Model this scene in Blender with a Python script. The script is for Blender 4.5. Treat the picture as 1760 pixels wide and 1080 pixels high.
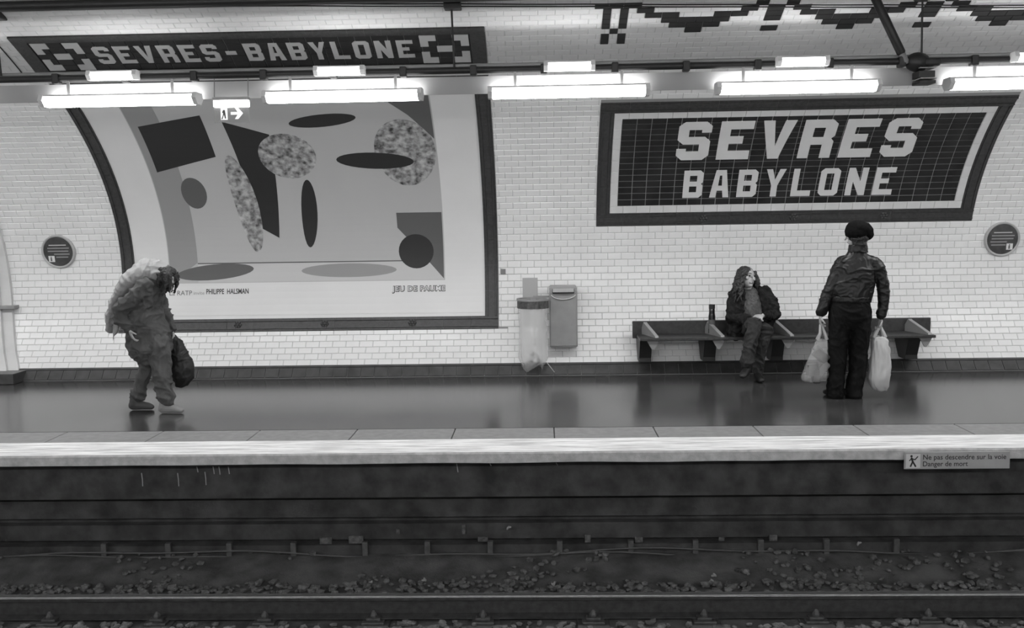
import bpy, bmesh, math, random
from mathutils import Vector, Matrix, noise
from mathutils.geometry import tessellate_polygon
random.seed(7)
for o in list(bpy.data.objects): bpy.data.objects.remove(o)
C = bpy.context.scene.collection

# ------------------------------------------------------------------ camera
F, YAW, PITCH, ROLL, H = 1669.73, .0304, .0979, -.0156, 1.7296      # focal length in px of a 1760 px frame
_cy, _sy, _cp, _sp = math.cos(YAW), math.sin(YAW), math.cos(PITCH), math.sin(PITCH)
FWD = Vector((-_sy*_cp, _cy*_cp, -_sp)); _r = Vector((_cy, _sy, 0)); _u = _r.cross(FWD)
RGT = _r*math.cos(ROLL) + _u*math.sin(ROLL); UPV = -_r*math.sin(ROLL) + _u*math.cos(ROLL)
cam_d = bpy.data.cameras.new('camera'); cam = bpy.data.objects.new('camera', cam_d); C.objects.link(cam)
cam_d.sensor_fit = 'HORIZONTAL'; cam_d.sensor_width = 36; cam_d.lens = 36*F/1760; cam_d.clip_start = .05
m = Matrix((RGT, UPV, -FWD)).transposed().to_4x4(); m.translation = (0, 0, H); cam.matrix_world = m
bpy.context.scene.camera = cam
def ray(x, y): return FWD + RGT*((x-880)/F) + UPV*((540-y)/F)
def at(x, y, Y):                                       # the point at depth Y in that direction
    d = ray(x, y); return Vector((0, 0, H)) + d*(Y/d.y)
def on_floor(x, y, z=0):
    d = ray(x, y); return Vector((0, 0, H)) + d*((z-H)/d.z)
# ------------------------------------------------------------------ world and exposure
w = bpy.data.worlds.new('world'); bpy.context.scene.world = w; w.use_nodes = True
w.node_tree.nodes['Background'].inputs[0].default_value = (.02, .02, .02, 1)
w.node_tree.nodes['Background'].inputs[1].default_value = .3
vs = bpy.context.scene.view_settings
vs.view_transform = 'Standard'; vs.look = 'None'; vs.gamma = 1; vs.use_curve_mapping = False; vs.exposure = 0.0
LAMP = 34                                             # radiance of the fluorescent diffusers

# ------------------------------------------------------------------ materials
MATS = {}
def mat(name, v, rough=.6, var=0, scale=8, bump=0, bscale=60, metal=0, coat=0, spec=.5):
    if name in MATS: return MATS[name]
    M = bpy.data.materials.new(name); M.use_nodes = True; nt = M.node_tree; N = nt.nodes; b = N['Principled BSDF']
    b.inputs['Base Color'].default_value = (v, v, v, 1); b.inputs['Roughness'].default_value = rough
    b.inputs['Metallic'].default_value = metal; b.inputs['Coat Weight'].default_value = coat
    b.inputs['Specular IOR Level'].default_value = spec
    if var or bump:
        g = N.new('ShaderNodeNewGeometry')
    if var:
        n = N.new('ShaderNodeTexNoise'); n.inputs['Scale'].default_value = scale; n.inputs['Detail'].default_value = 5
        r = N.new('ShaderNodeMapRange'); r.inputs[1].default_value = .3; r.inputs[2].default_value = .7
        r.inputs[3].default_value = v*(1-var); r.inputs[4].default_value = v*(1+var)
        nt.links.new(g.outputs['Position'], n.inputs['Vector']); nt.links.new(n.outputs['Fac'], r.inputs[0])
        nt.links.new(r.outputs[0], b.inputs['Base Color'])
    if bump:
        n2 = N.new('ShaderNodeTexNoise'); n2.inputs['Scale'].default_value = bscale; n2.inputs['Detail'].default_value = 4
        bp = N.new('ShaderNodeBump'); bp.inputs['Strength'].default_value = bump; bp.inputs['Distance'].default_value = .01
        nt.links.new(g.outputs['Position'], n2.inputs['Vector']); nt.links.new(n2.outputs['Fac'], bp.inputs['Height'])
        nt.links.new(bp.outputs[0], b.inputs['Normal'])
    MATS[name] = M; return M
def emit(name, s):
    if name in MATS: return MATS[name]
    M = bpy.data.materials.new(name); M.use_nodes = True; nt = M.node_tree
    nt.nodes.remove(nt.nodes['Principled BSDF']); e = nt.nodes.new('ShaderNodeEmission'); e.inputs[1].default_value = s
    nt.links.new(e.outputs[0], nt.nodes['Material Output'].inputs[0]); MATS[name] = M; return M
def film(name, v, clear, rough=.2):
    M = bpy.data.materials.new(name); M.use_nodes = True; nt = M.node_tree; N = nt.nodes; b = N['Principled BSDF']
    b.inputs['Base Color'].default_value = (v, v, v, 1); b.inputs['Roughness'].default_value = rough
    t = N.new('ShaderNodeBsdfTransparent'); mx = N.new('ShaderNodeMixShader'); mx.inputs[0].default_value = clear
    nt.links.new(b.outputs[0], mx.inputs[1]); nt.links.new(t.outputs[0], mx.inputs[2])
    nt.links.new(mx.outputs[0], N['Material Output'].inputs[0]); MATS[name] = M; return M
T_WHITE = mat('white_glazed_tile', .72, .30, .04, 3, 0)
T_DARK = mat('dark_glazed_tile', .022, .4, .35, 5, spec=.25)
T_FRAME = mat('moulded_dark_ceramic', .05, .35, .25, 30, .25, 90, spec=.3)
T_LET = mat('pale_letter_enamel', .62, .3, .04, 6)
GROUT = mat('grey_grout', .27, .9); GROUT_C = mat('pale_vault_grout', .52, .9)
GROUT_D = mat('pale_sign_grout', .30, .9)
PAPER = mat('poster_paper', .66, .5, .03, 2)
INK = mat('print_black', .022, .55); INK2 = mat('print_dark_grey', .10, .55); INK3 = mat('print_mid_grey', .27, .55); INK4 = mat('print_light_grey', .43, .55)
ASPH = mat('polished_asphalt', .050, .17, .25, 2.2, .03, 160, spec=.5)
SLAB = mat('kerb_stone', .23, .55, .14, 14, .15, 120)
CONC = mat('nosing_concrete', .46, .8, .2, 18, .3, 120)
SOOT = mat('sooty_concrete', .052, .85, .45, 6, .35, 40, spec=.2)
SKIRT = mat('dark_skirting_tile', .05, .3, .3, 9)
BLACK = mat('black_paint', .015, .45, .2, 20)
STEELG = mat('grey_painted_steel', .26, .4, .06, 14)
STEELL = mat('light_painted_steel', .42, .45, .05, 10)
VAL = mat('pale_valance_paint', .40, .6)
WOOD = mat('dark_varnished_wood', .03, .4, .4, 25)
RUST = mat('rusty_rail_steel', .03, .7, .4, 20, .2, 80)
SHINE = mat('worn_rail_top', .42, .28, .15, 30, metal=1)
STONE = mat('ballast_stone', .115, .9, .5, 18, .3, 90, spec=.2)
DUST = mat('brake_dust', .085, .95, .45, 5, .5, 60, spec=.1)
LIME = mat('lime_streak', .3, .8)

def brick_mat():
    M = bpy.data.materials.new('far_tile_pattern'); M.use_nodes = True; nt = M.node_tree; N = nt.nodes; b = N['Principled BSDF']
    tc = N.new('ShaderNodeUVMap'); br = N.new('ShaderNodeTexBrick'); br.inputs['Scale'].default_value = 1
    br.inputs['Brick Width'].default_value = .1525; br.inputs['Row Height'].default_value = .0765; br.inputs['Mortar Size'].default_value = .002
    br.inputs['Color1'].default_value = (.72, .72, .72, 1); br.inputs['Color2'].default_value = (.70, .70, .70, 1); br.inputs['Mortar'].default_value = (.4, .4, .4, 1)
    b.inputs['Roughness'].default_value = .25
    nt.links.new(tc.outputs[0], br.inputs['Vector']); nt.links.new(br.outputs['Color'], b.inputs['Base Color']); return M
T_FAR = brick_mat()
def stripe_mat():                                      # worn white safety paint on the nosing concrete
    M = bpy.data.materials.new('worn_white_paint'); M.use_nodes = True; nt = M.node_tree; N = nt.nodes; b = N['Principled BSDF']
    g = N.new('ShaderNodeNewGeometry'); mp = N.new('ShaderNodeMapping'); mp.inputs['Scale'].default_value = (2.2, 26, 26)
    n = N.new('ShaderNodeTexNoise'); n.inputs['Scale'].default_value = 1; n.inputs['Detail'].default_value = 6; n.inputs['Roughness'].default_value = .65
    r = N.new('ShaderNodeMapRange'); r.inputs[1].default_value = .36; r.inputs[2].default_value = .60; r.inputs[3].default_value = .48; r.inputs[4].default_value = .95
    nt.links.new(g.outputs['Position'], mp.inputs[0]); nt.links.new(mp.outputs[0], n.inputs['Vector']); nt.links.new(n.outputs['Fac'], r.inputs[0])
    nt.links.new(r.outputs[0], b.inputs['Base Color']); b.inputs['Roughness'].default_value = .6; return M
PAINT = stripe_mat()

# ------------------------------------------------------------------ object helpers
def link(name, me, mt=None, parent=None):
    o = bpy.data.objects.new(name, me); C.objects.link(o)
    if mt is not None and me is not None and not me.materials: me.materials.append(mt)
    if parent: o.parent = parent
    return o
def obj(name, bm, mt, parent=None, smooth=False, recalc=True):
    if recalc: bmesh.ops.recalc_face_normals(bm, faces=bm.faces)
    me = bpy.data.meshes.new(name); bm.to_mesh(me); bm.free()
    if smooth:
        for p in me.polygons: p.use_smooth = True
    return link(name, me, mt, parent)
def tag(o, label, cat, group=None):
    o['label'] = label; o['category'] = cat
    if group: o['group'] = group
    return o
def struct(o): o['kind'] = 'structure'; return o
def stuff(o): o['kind'] = 'stuff'; return o
def thing(name, label, cat, loc=(0, 0, 0), group=None):
    o = bpy.data.objects.new(name, None); C.objects.link(o); o.location = loc; o.empty_display_size = .1
    return tag(o, label, cat, group)
def keep(o, p):                                        # parent without moving: meshes are made in world space
    o.parent = p; o.matrix_parent_inverse = Matrix.Translation(-Vector(p.location)); return o
def box(bm, x0, x1, y0, y1, z0, z1, bev=0):
    r = bmesh.ops.create_cube(bm, size=1)
    for v in r['verts']:
        v.co = Vector((x0+(x1-x0)*(v.co.x+.5), y0+(y1-y0)*(v.co.y+.5), z0+(z1-z0)*(v.co.z+.5)))
    if bev:
        es = list({e for v in r['verts'] for e in v.link_edges}); bmesh.ops.bevel(bm, geom=es, offset=bev, segments=2, affect='EDGES', profile=.6)
def B(x0, x1, y0, y1, z0, z1, bev=0):
    bm = bmesh.new(); box(bm, x0, x1, y0, y1, z0, z1, bev); return bm
def tube(bm, pts, rad, n=12, ref=(1, 0, 0), cap=True):
    pts = [Vector(p) for p in pts]; rad = [(r, r) if not isinstance(r, (tuple, list)) else r for r in rad]
    rings = []; ref = Vector(ref)
    def ring(c, t, ra, rb):
        s = ref - t*ref.dot(t)
        if s.length < .05: s = Vector((0, 1, 0)) - t*t.y
        if s.length < .05: s = Vector((0, 0, 1)) - t*t.z
        s.normalize(); q = t.cross(s)
        return [bm.verts.new(c + s*(ra*math.cos(2*math.pi*i/n)) + q*(rb*math.sin(2*math.pi*i/n))) for i in range(n)]
    k = len(pts)
    for i in range(k):
        t = (pts[min(i+1, k-1)] - pts[max(i-1, 0)]).normalized()
        if i == 0 and cap:
            e = min(rad[0]); rings.append(ring(pts[0]-t*e*.75, t, rad[0][0]*.6, rad[0][1]*.6))
        rings.append(ring(pts[i], t, *rad[i]))
        if i == k-1 and cap:
            e = min(rad[-1]); rings.append(ring(pts[-1]+t*e*.75, t, rad[-1][0]*.6, rad[-1][1]*.6))
    for a, b in zip(rings, rings[1:]):
        for i in range(n): bm.faces.new((a[i], a[(i+1) % n], b[(i+1) % n], b[i]))
    bm.faces.new(rings[0][::-1]); bm.faces.new(rings[-1])
def ball(bm, c, r, rot=None, u=16, v=10):
    r = (r, r, r) if not isinstance(r, (tuple, list)) else r
    M = Matrix.Translation(c) @ ((rot or Matrix.Identity(3)).to_4x4()) @ Matrix.Diagonal((*r, 1))
    bmesh.ops.create_uvsphere(bm, u_segments=u, v_segments=v, radius=1, matrix=M)
def prism(bm, poly, axis, a0, a1):                     # poly in the two other axes, swept along x, y or z
    def P(p, a): return {'x': (a, p[0], p[1]), 'y': (p[0], a, p[1]), 'z': (p[0], p[1], a)}[axis]
    A_ = [bm.verts.new(P(p, a0)) for p in poly]; B_ = [bm.verts.new(P(p, a1)) for p in poly]; n = len(poly)
    for i in range(n): bm.faces.new((A_[i], A_[(i+1) % n], B_[(i+1) % n], B_[i]))
    bm.faces.new(A_[::-1]); bm.faces.new(B_)
def blob(name, bm, voxel, mt, parent=None, smooth=3, fold=0, fscale=9, stretch=(1, 1, 1), seed=0):
    bmesh.ops.recalc_face_normals(bm, faces=bm.faces)
    me = bpy.data.meshes.new(name); bm.to_mesh(me); bm.free(); o = link(name, me)
    r = o.modifiers.new('r', 'REMESH'); r.mode = 'VOXEL'; r.voxel_size = voxel
    s = o.modifiers.new('s', 'SMOOTH'); s.iterations = smooth; s.factor = .5
    dg = bpy.context.evaluated_depsgraph_get(); nm = bpy.data.meshes.new_from_object(o.evaluated_get(dg))
    o.modifiers.clear(); o.data = nm; bpy.data.meshes.remove(me); nm.name = name; nm.materials.clear(); nm.materials.append(mt)
    if fold:
        st = Vector(stretch); sd = Vector((seed*3.1, seed*1.7, seed))
        nn = [v.normal.copy() for v in nm.vertices]
        for v, q in zip(nm.vertices, nn):
            p = Vector((v.co.x*st.x + v.co.z*.45, v.co.y*st.y, v.co.z*st.z - v.co.x*.35))*fscale + sd
            wv = Vector((noise.noise(p*.6+Vector((5, 1, 2))), noise.noise(p*.6+Vector((1, 8, 3))), noise.noise(p*.6)))
            a = 1-abs(noise.noise(p*.8+wv*.9)); b2 = 1-abs(noise.noise(p*1.9+wv*1.4+Vector((9, 3, 1))))
            v.co += q*fold*(a**4*1.1 + b2**4*.6 - .75)
    for p in nm.polygons: p.use_smooth = True
    if parent: keep(o, parent)
    return o

# ------------------------------------------------------------------ the vault: an ellipse across the station
VA, VB, VZ, VY = 7.05, 3.1784, 1.2064, 4.0508          # half width, height above the springing, springing height, axis
T0 = -math.asin(VZ/VB)
_N = 3000; _tab = []; _s = 0; _p = None
for i in range(_N+1):
    t = T0 + (math.pi/2+.02 - T0)*i/_N; q = (VY+VA*math.cos(t), VZ+VB*math.sin(t))
    if _p: _s += math.hypot(q[0]-_p[0], q[1]-_p[1])
    _tab.append((_s, t)); _p = q
def t_of(s):
    lo, hi = 0, _N
    while hi-lo > 1:
        md = (lo+hi)//2
        if _tab[md][0] > s: hi = md
        else: lo = md
    a, b = _tab[lo], _tab[hi]; return a[1] + (b[1]-a[1])*(s-a[0])/(b[0]-a[0])
def nrm(t): n = Vector((0, -math.cos(t)/VA, -math.sin(t)/VB)); n.normalize(); return n    # towards the inside
def V(u, s, h=0):
    t = t_of(s); return Vector((u, VY+VA*math.cos(t), VZ+VB*math.sin(t))) + nrm(t)*h
def frame_at(u, s, h=0):                               # local x along the wall, y up the wall, z off the wall
    t = t_of(s); n = nrm(t); x = Vector((1, 0, 0)); y = n.cross(x)
    M = Matrix((x, y, n)).transposed().to_4x4(); M.translation = V(u, s, h); return M
def wallY(z): return VY + VA*math.sqrt(max(0, 1-((z-VZ)/VB)**2))
def curve_poly(bm, loops, h0, h1, step=.0765):         # loops: outer outline and holes in (u, s), raised from h0 to h1
    b = bmesh.new(); vl = [[Vector((u, s, 0)) for u, s in lp] for lp in loops]; flat = [b.verts.new(p) for lp in vl for p in lp]
    for tri in tessellate_polygon(vl):
        try: b.faces.new([flat[i] for i in tri])
        except ValueError: pass
    lo = min(v.co.y for v in b.verts); hi = max(v.co.y for v in b.verts)
    k = int(lo/step)+1
    while k*step < hi:
        bmesh.ops.bisect_plane(b, geom=b.verts[:]+b.edges[:]+b.faces[:], plane_co=(0, k*step, 0), plane_no=(0, 1, 0)); k += 1
    r = bmesh.ops.extrude_face_region(b, geom=b.faces[:])
    ex = [g for g in r['geom'] if isinstance(g, bmesh.types.BMVert)]; es = set(ex)
    for v in b.verts: v.co.z = h1 if v in es else h0
    for v in b.verts: v.co = V(v.co.x, v.co.y, v.co.z)
    bmesh.ops.recalc_face_normals(b, faces=b.faces)
    vm = {v: bm.verts.new(v.co) for v in b.verts}
    for f in b.faces: bm.faces.new([vm[v] for v in f.verts])
    b.free()
def CP(loops, h0, h1, step=.0765):
    bm = bmesh.new(); curve_poly(bm, loops, h0, h1, step); return bm
def rect(u0, u1, s0, s1): return [(u0, s0), (u1, s0), (u1, s1), (u0, s1)]
def sheet(name, u0, u1, ss, mt, h=0, parent=None, us=None):
    bm = bmesh.new(); us = us or [u0, u1]; uvl = bm.loops.layers.uv.new('UVMap')
    g = [[bm.verts.new(V(u, s, h)) for u in us] for s in ss]
    for j in range(len(ss)-1):
        for i in range(len(us)-1):
            f = bm.faces.new((g[j][i], g[j][i+1], g[j+1][i+1], g[j+1][i]))
            for l, (a, c) in zip(f.loops, ((i, j), (i+1, j), (i+1, j+1), (i, j+1))): l[uvl].uv = (us[a], ss[c])
            if len(us) == 4: f.material_index = 0 if i == 1 else 1
    o = obj(name, bm, mt, parent, recalc=False)
    return o
XE = 13.0; UG = 7.4                                    # half length of the hall; half length with modelled tiles
S_SPLIT = 3.62; S_TOP = 5.45; S_MAX = _tab[-1][0]
def steps(a, b, n): return [a+(b-a)*i/n for i in range(n+1)]
wall = struct(sheet('wall_back', 0, 0, steps(0, S_SPLIT, 48), GROUT, us=[-XE, -UG, UG, XE])); wall.data.materials.append(T_FAR)
ceil = struct(sheet('ceiling', 0, 0, steps(S_SPLIT, S_TOP, 20), GROUT_C, us=[-XE, -UG, UG, XE])); ceil.data.materials.append(T_FAR)
sheet('vault_crown', 0, 0, steps(S_TOP, S_MAX-.001, 24), T_FAR, us=[-XE, XE], parent=ceil)
# the other half of the vault and its wall, behind the photographer
bm = bmesh.new(); uvl = bm.loops.layers.uv.new('UVMap'); g = []
sm = steps(0, S_MAX-.02, 60)
for s in sm:
    p = V(0, s); g.append([bm.verts.new((x, 2*VY-p.y, p.z)) for x in (-XE, XE)])
for j in range(60):
    f = bm.faces.new((g[j][0], g[j][1], g[j+1][1], g[j+1][0]))
    for l, (a, c) in zip(f.loops, ((-XE, j), (XE, j), (XE, j+1), (-XE, j+1))): l[uvl].uv = (a, sm[c])
struct(obj('wall_front', bm, T_FAR))
for nm, x in (('wall_left', -XE), ('wall_right', XE)):
    bm = bmesh.new(); box(bm, x-.1, x+.1, -3.6, 11.6, -1.3, 4.6); struct(obj(nm, bm, mat('end_wall_plaster', .35, .8)))

# platform, kerb, skirting, track
EDGE, LINE, BACK = 7.088, 7.535, 7.935
fl = bmesh.new(); box(fl, -XE, XE, BACK, 10.66, -.30, 0); floor = struct(obj('floor', fl, ASPH))
bm = bmesh.new()
yy = [EDGE, EDGE+.008, LINE]; n = 260
g = []
for i in range(n+1):
    x = -XE + 2*XE*i/n; j = .006*noise.noise((x*1.7, 0, 0)); k = .012*noise.noise((x*2.1, 5, 0))+.004*noise.noise((x*9, 5, 0))
    g.append([bm.verts.new(p) for p in ((x, LINE, -.12), (x, EDGE+.03, -.088+j), (x, EDGE+.004, -.080+j), (x, EDGE, -.012), (x, EDGE+.012+k*.3, 0), (x, LINE-.004, 0), (x, LINE, -.006))])
for a, b in zip(g, g[1:]):
    for i in range(6):
        f = bm.faces.new((a[i], b[i], b[i+1], a[i+1])); f.material_index = 1 if i in (4, 5) else 0
nos = obj('platform_nosing', bm, CONC, floor, smooth=False); nos.data.materials.append(PAINT); struct(nos)
nos['label'] = 'concrete platform nosing with worn white safety stripe'
J = .8185; bm = bmesh.new(); box(bm, .004, J-.004, LINE+.003, BACK-.003, -.16, -.001, .006)
obj0 = obj('kerb_slab', bm, SLAB, floor)
for k in range(-15, 16):
    o = obj0 if k == -15 else link('kerb_slab', obj0.data, None, floor); o.location.x = .0918 + k*J
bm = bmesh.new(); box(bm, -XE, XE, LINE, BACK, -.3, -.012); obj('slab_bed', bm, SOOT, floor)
prof = [(7.30, -.09), (7.30, -.40), (7.36, -.41), (7.44, -.455), (7.44, -.60), (7.50, -.61), (7.50, -.645), (7.43, -.65), (7.43, -.775), (7.50, -.785), (7.50, -.81), (7.42, -.82), (7.42, -.96), (7.47, -.965), (7.47, -1.2), (8.3, -1.2), (8.3, -.09)]
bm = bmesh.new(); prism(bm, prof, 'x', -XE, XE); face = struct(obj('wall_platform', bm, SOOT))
bm = bmesh.new(); box(bm, -XE, XE, -3.1, 1.012, -1.2, 0); struct(obj('floor_opposite', bm, ASPH))
bm = bmesh.new(); box(bm, -XE, XE, 1.0, 7.5, -1.2, -1.02); bed = struct(obj('track_bed', bm, DUST))
# skirting: dark tiles with a two-step moulded top
base = bmesh.new()
g = [[base.verts.new(V(x, s, h)) for s, h in ((.0, .012), (.165, .012), (.165, 0))] for x in (-XE, XE)]
for i in range(2): base.faces.new((g[0][i], g[1][i], g[1][i+1], g[0][i+1]))
base = struct(obj('baseboard_back', base, GROUT))
def bevel_piece(w_, h_, d_, bv):                       # a bevelled tile in its own frame, 10 faces or so
    bm = bmesh.new(); a, b = w_/2, h_/2
    lo = [bm.verts.new((x*a, y*b, 0)) for x, y in ((-1, -1), (1, -1), (1, 1), (-1, 1))]
    mi = [bm.verts.new((x*a, y*b, d_*.35)) for x, y in ((-1, -1), (1, -1), (1, 1), (-1, 1))]
    hi = [bm.verts.new((x*(a-bv), y*(b-bv), d_)) for x, y in ((-1, -1), (1, -1), (1, 1), (-1, 1))]
    for p, q in ((lo, mi), (mi, hi)):
        for i in range(4): bm.faces.new((p[i], p[(i+1) % 4], q[(i+1) % 4], q[i]))
    bm.faces.new(hi); return bm
def add_tile(bm, u0, u1, s0, s1, d_=.006, bv=.006, gap=.0013, tilt=0, h=0):
    u0 += gap; u1 -= gap; s0 += gap; s1 -= gap
    if u1-u0 < .012 or s1-s0 < .008: return
    bv = min(bv, (u1-u0)*.3, (s1-s0)*.3); M = frame_at((u0+u1)/2, (s0+s1)/2, h); a, b = (u1-u0)/2, (s1-s0)/2
    q = ((-1, -1), (1, -1), (1, 1), (-1, 1))
    tz = lambda x, y: tilt*y*b
    mi = [bm.verts.new(M @ Vector((x*a, y*b, d_*.3))) for x, y in q]; lo = [bm.verts.new(M @ Vector((x*a, y*b, -.001))) for x, y in q]
    hi = [bm.verts.new(M @ Vector((x*(a-bv), y*(b-bv), d_+tz(x, y)))) for x, y in q]
    for A_, B_ in ((lo, mi), (mi, hi)):
        for i in range(4): bm.faces.new((A_[i], A_[(i+1) % 4], B_[(i+1) % 4], B_[i]))
    bm.faces.new(hi)
TW, TH = .1525, .0765
bm = bevel_piece(TW-.003, .128, .010, .004); me = None
sk = obj('skirting_tile', bm, SKIRT, base)
k = 0
for i in range(-48, 49):
    o = sk if k == 0 else link('skirting_tile', sk.data, None, base); k += 1
    o.matrix_world = frame_at(i*TW+.05, .068, .012)
for s0, s1, h in ((.134, .147, .024), (.149, .163, .018)):
    obj('skirting_moulding', CP([rect(-XE, XE, s0, s1)], 0, h), SKIRT, base)

# ------------------------------------------------------------------ tiles of wall and vault
SIGN = (.632, 4.809, 1.782, 3.41); POST = (-4.84, -.489, .604, 3.86); BANN = (-4.88, -.487, 3.985, 4.60)
DARKROWS = {}                                          # frieze: row -> list of (u0, u1)
FS = 4.2905; HW = TW/2                                 # frieze base line and half-tile width
ROW0 = .165; NR = int((S_TOP-ROW0)/TH)
fr = round((FS-ROW0)/TH)                               # tile row that carries the frieze base
FZ = []
c0 = .692
for r, cells in {0: ((-1.5, -.5), (.5, 1.5)), 1: ((-1.5, -.5), (.5, 1.5)), 2: ((-.5, .5),), 3: ((-1.5, -.5), (.5, 1.5)), 4: ((-1.5, -.5), (.5, 1.5)), 5: ((-1.5, -.5), (.5, 1.5)), 6: ((-1.5, -.5), (.5, 1.5)), 7: ((-2.5, 2.5),)}.items():
    for a, b in cells: FZ.append((r, c0+a*HW, c0+b*HW))
for k in range(5):
    c = 1.412 + k*18*HW
    for r, cells in {2: ((-1, 1),), 3: ((-3, 3),), 4: ((-4, 4),), 5: ((-6, -2), (2, 6)), 6: ((-7, -5), (5, 7)), 7: ((-8, -6.5), (6.5, 8))}.items():
        for a, b in cells: FZ.append((r, c+a*HW, c+b*HW))
    for r in (2, 4, 5, 6): FZ.append((r, c+8*HW, c+10*HW))
for r, a, b in FZ: DARKROWS.setdefault(fr+r, []).append((a, b))
def blocked(row, s0, s1):
    iv = list(DARKROWS.get(row, []))
    for u0, u1, a, b in (SIGN, POST, BANN):
        if s0 < b-.02 and s1 > a+.02: iv.append((u0, u1))
    return sorted(iv)
tile_me = obj('tile', bevel_piece(TW-.0026, TH-.0026, .006, .006), T_WHITE, wall); full = []
wm, cm = bmesh.new(), bmesh.new()
for row in range(NR):
    s0 = ROW0+row*TH; s1 = s0+TH; off = (row % 2)*HW; iv = blocked(row, s0, s1)
    cs = [(s0, s1)]
    for u0, u1, a, b in (SIGN, POST, BANN): pass
    i0 = int(-UG/TW)-1
    for i in range(i0, -i0+1):
        a, b = i*TW+off, (i+1)*TW+off
        if a < -UG or b > UG: continue
        segs = [(a, b)]
        for p, q in iv:
            ns = []
            for x, y in segs:
                if q <= x or p >= y: ns.append((x, y)); continue
                if x < p: ns.append((x, p))
                if q < y: ns.append((q, y))
            segs = ns
        # rows cut by the lower and upper edge of a frame fall back to the frame's own edge
        for x, y in segs:
            a0, a1 = s0, s1
            for u0, u1, sa, sb in (SIGN, POST, BANN):
                if x < u1-.001 and y > u0+.001:
                    if a0 < sa < a1: a1 = sa
                    if a0 < sb < a1: a0 = sb
            if s0 < S_SPLIT and y-x > TW-.001 and a1-a0 > TH-.001 and -.6 < x < 5.6 and .6 < s0 < 1.75: full.append((x, s0))
            else: add_tile(wm if s0 < S_SPLIT else cm, x, y, a0, a1, tilt=random.gauss(0, .004))
full.sort(key=lambda p: math.hypot(p[0]-1.6, (p[1]-1.25)*2.0))
for k, (x, s0) in enumerate(full):
    if k < 300:
        o = tile_me if k == 0 else link('tile', tile_me.data, None, wall)
        o.matrix_world = frame_at(x+HW, s0+TH/2) @ Matrix.Rotation(random.gauss(0, .004), 4, 'X')
    else: add_tile(wm, x, x+TW, s0, s0+TH, tilt=random.gauss(0, .008))
stuff(obj('tile_field', wm, T_WHITE, wall, recalc=False)); stuff(obj('tile_field', cm, T_WHITE, ceil, recalc=False))
fz = thing('tile_frieze', 'frieze of dark tiles in stepped garlands and bars on the pale vault', 'frieze', V(.7, 4.3))
for r, a, b in FZ:
    s0 = ROW0+(fr+r)*TH
    n = max(1, round((b-a)/TW))
    for i in range(n):
        bm = bmesh.new(); add_tile(bm, a+(b-a)*i/n, a+(b-a)*(i+1)/n, s0, s0+TH, d_=.009, bv=.003); keep(obj('tile', bm, T_DARK), fz)

# ------------------------------------------------------------------ lettering
def letter(ch, w, h, t):
    c = t*.55; m0, m1 = h/2-t*.45, h/2+t*.45
    if ch == 'S': return [[(c, 0), (w-c, 0), (w, c), (w, m1-c), (w-c, m1), (t, m1), (t, h-t), (w-t*.9, h-t), (w-t*.9, h-t*1.35), (w, h-t*1.35), (w, h-c), (w-c, h), (c, h), (0, h-c), (0, m0+c), (c, m0), (w-t, m0), (w-t, t), (t*.9, t), (t*.9, t*1.35), (0, t*1.35), (0, c)]]
    if ch == 'E': return [[(0, 0), (w, 0), (w, t), (t, t), (t, m0), (w*.74, m0), (w*.74, m1), (t, m1), (t, h-t), (w, h-t), (w, h), (0, h)]]
    if ch == 'V': return [[(0, h), (w/2-t*.5, 0), (w/2+t*.5, 0), (w, h), (w-t*1.05, h), (w/2, h*.32), (t*1.05, h)]]
    if ch == 'R': return [[(0, 0), (t, 0), (t, h*.34), (w-t, h*.34), (w-t, 0), (w, 0), (w, h*.42), (w-t*.3, h*.5), (w, h*.57), (w, h-c), (w-c, h), (0, h)], [(t, h*.34+t*.9), (w-t*1.05, h*.34+t*.9), (w-t*1.05, h-t), (t, h-t)]]
    if ch == 'B': return [[(0, 0), (w-c, 0), (w, c), (w, h*.43), (w-t*.3, h*.5), (w, h*.57), (w, h-c), (w-c, h), (0, h)], [(t, t), (w-t, t), (w-t, m0), (t, m0)], [(t, m1), (w-t, m1), (w-t, h-t), (t, h-t)]]
    if ch == 'A': return [[(0, 0), (t, 0), (t+w*.05, h*.24), (w-t-w*.05, h*.24), (w-t, 0), (w, 0), (w*.76, h), (w*.24, h)], [(t+w*.09, h*.42), (w-t-w*.09, h*.42), (w*.56, h*.8), (w*.44, h*.8)]]
    if ch == 'Y': return [[(0, h), (w/2-t/2, h*.40), (w/2-t/2, 0), (w/2+t/2, 0), (w/2+t/2, h*.40), (w, h), (w-t, h), (w/2, h*.6), (t, h)]]
    if ch == 'L': return [[(0, 0), (w, 0), (w, t), (t, t), (t, h), (0, h)]]
    if ch == 'O': return [[(c, 0), (w-c, 0), (w, c), (w, h-c), (w-c, h), (c, h), (0, h-c), (0, c)], [(t, t), (w-t, t), (w-t, h-t), (t, h-t)]]
    if ch == 'N': return [[(0, 0), (t, 0), (t, h*.5), (w-t, 0), (w, 0), (w, h), (w-t, h), (w-t, h*.5), (t, h), (0, h)]]
    if ch == '-': return [[(w*.1, h*.38), (w*.75, h*.38), (w*.75, h*.58), (w*.1, h*.58)]]
def word(txt, u, s, w, h, t, pitch, h0, h1, par):
    for i, ch in enumerate(txt):
        lp = [[(u+i*pitch+x, s+y) for x, y in l] for l in letter(ch, w, h, t)]
        o = keep(obj('letter', CP(lp, h0, h1), T_LET), par)
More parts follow.
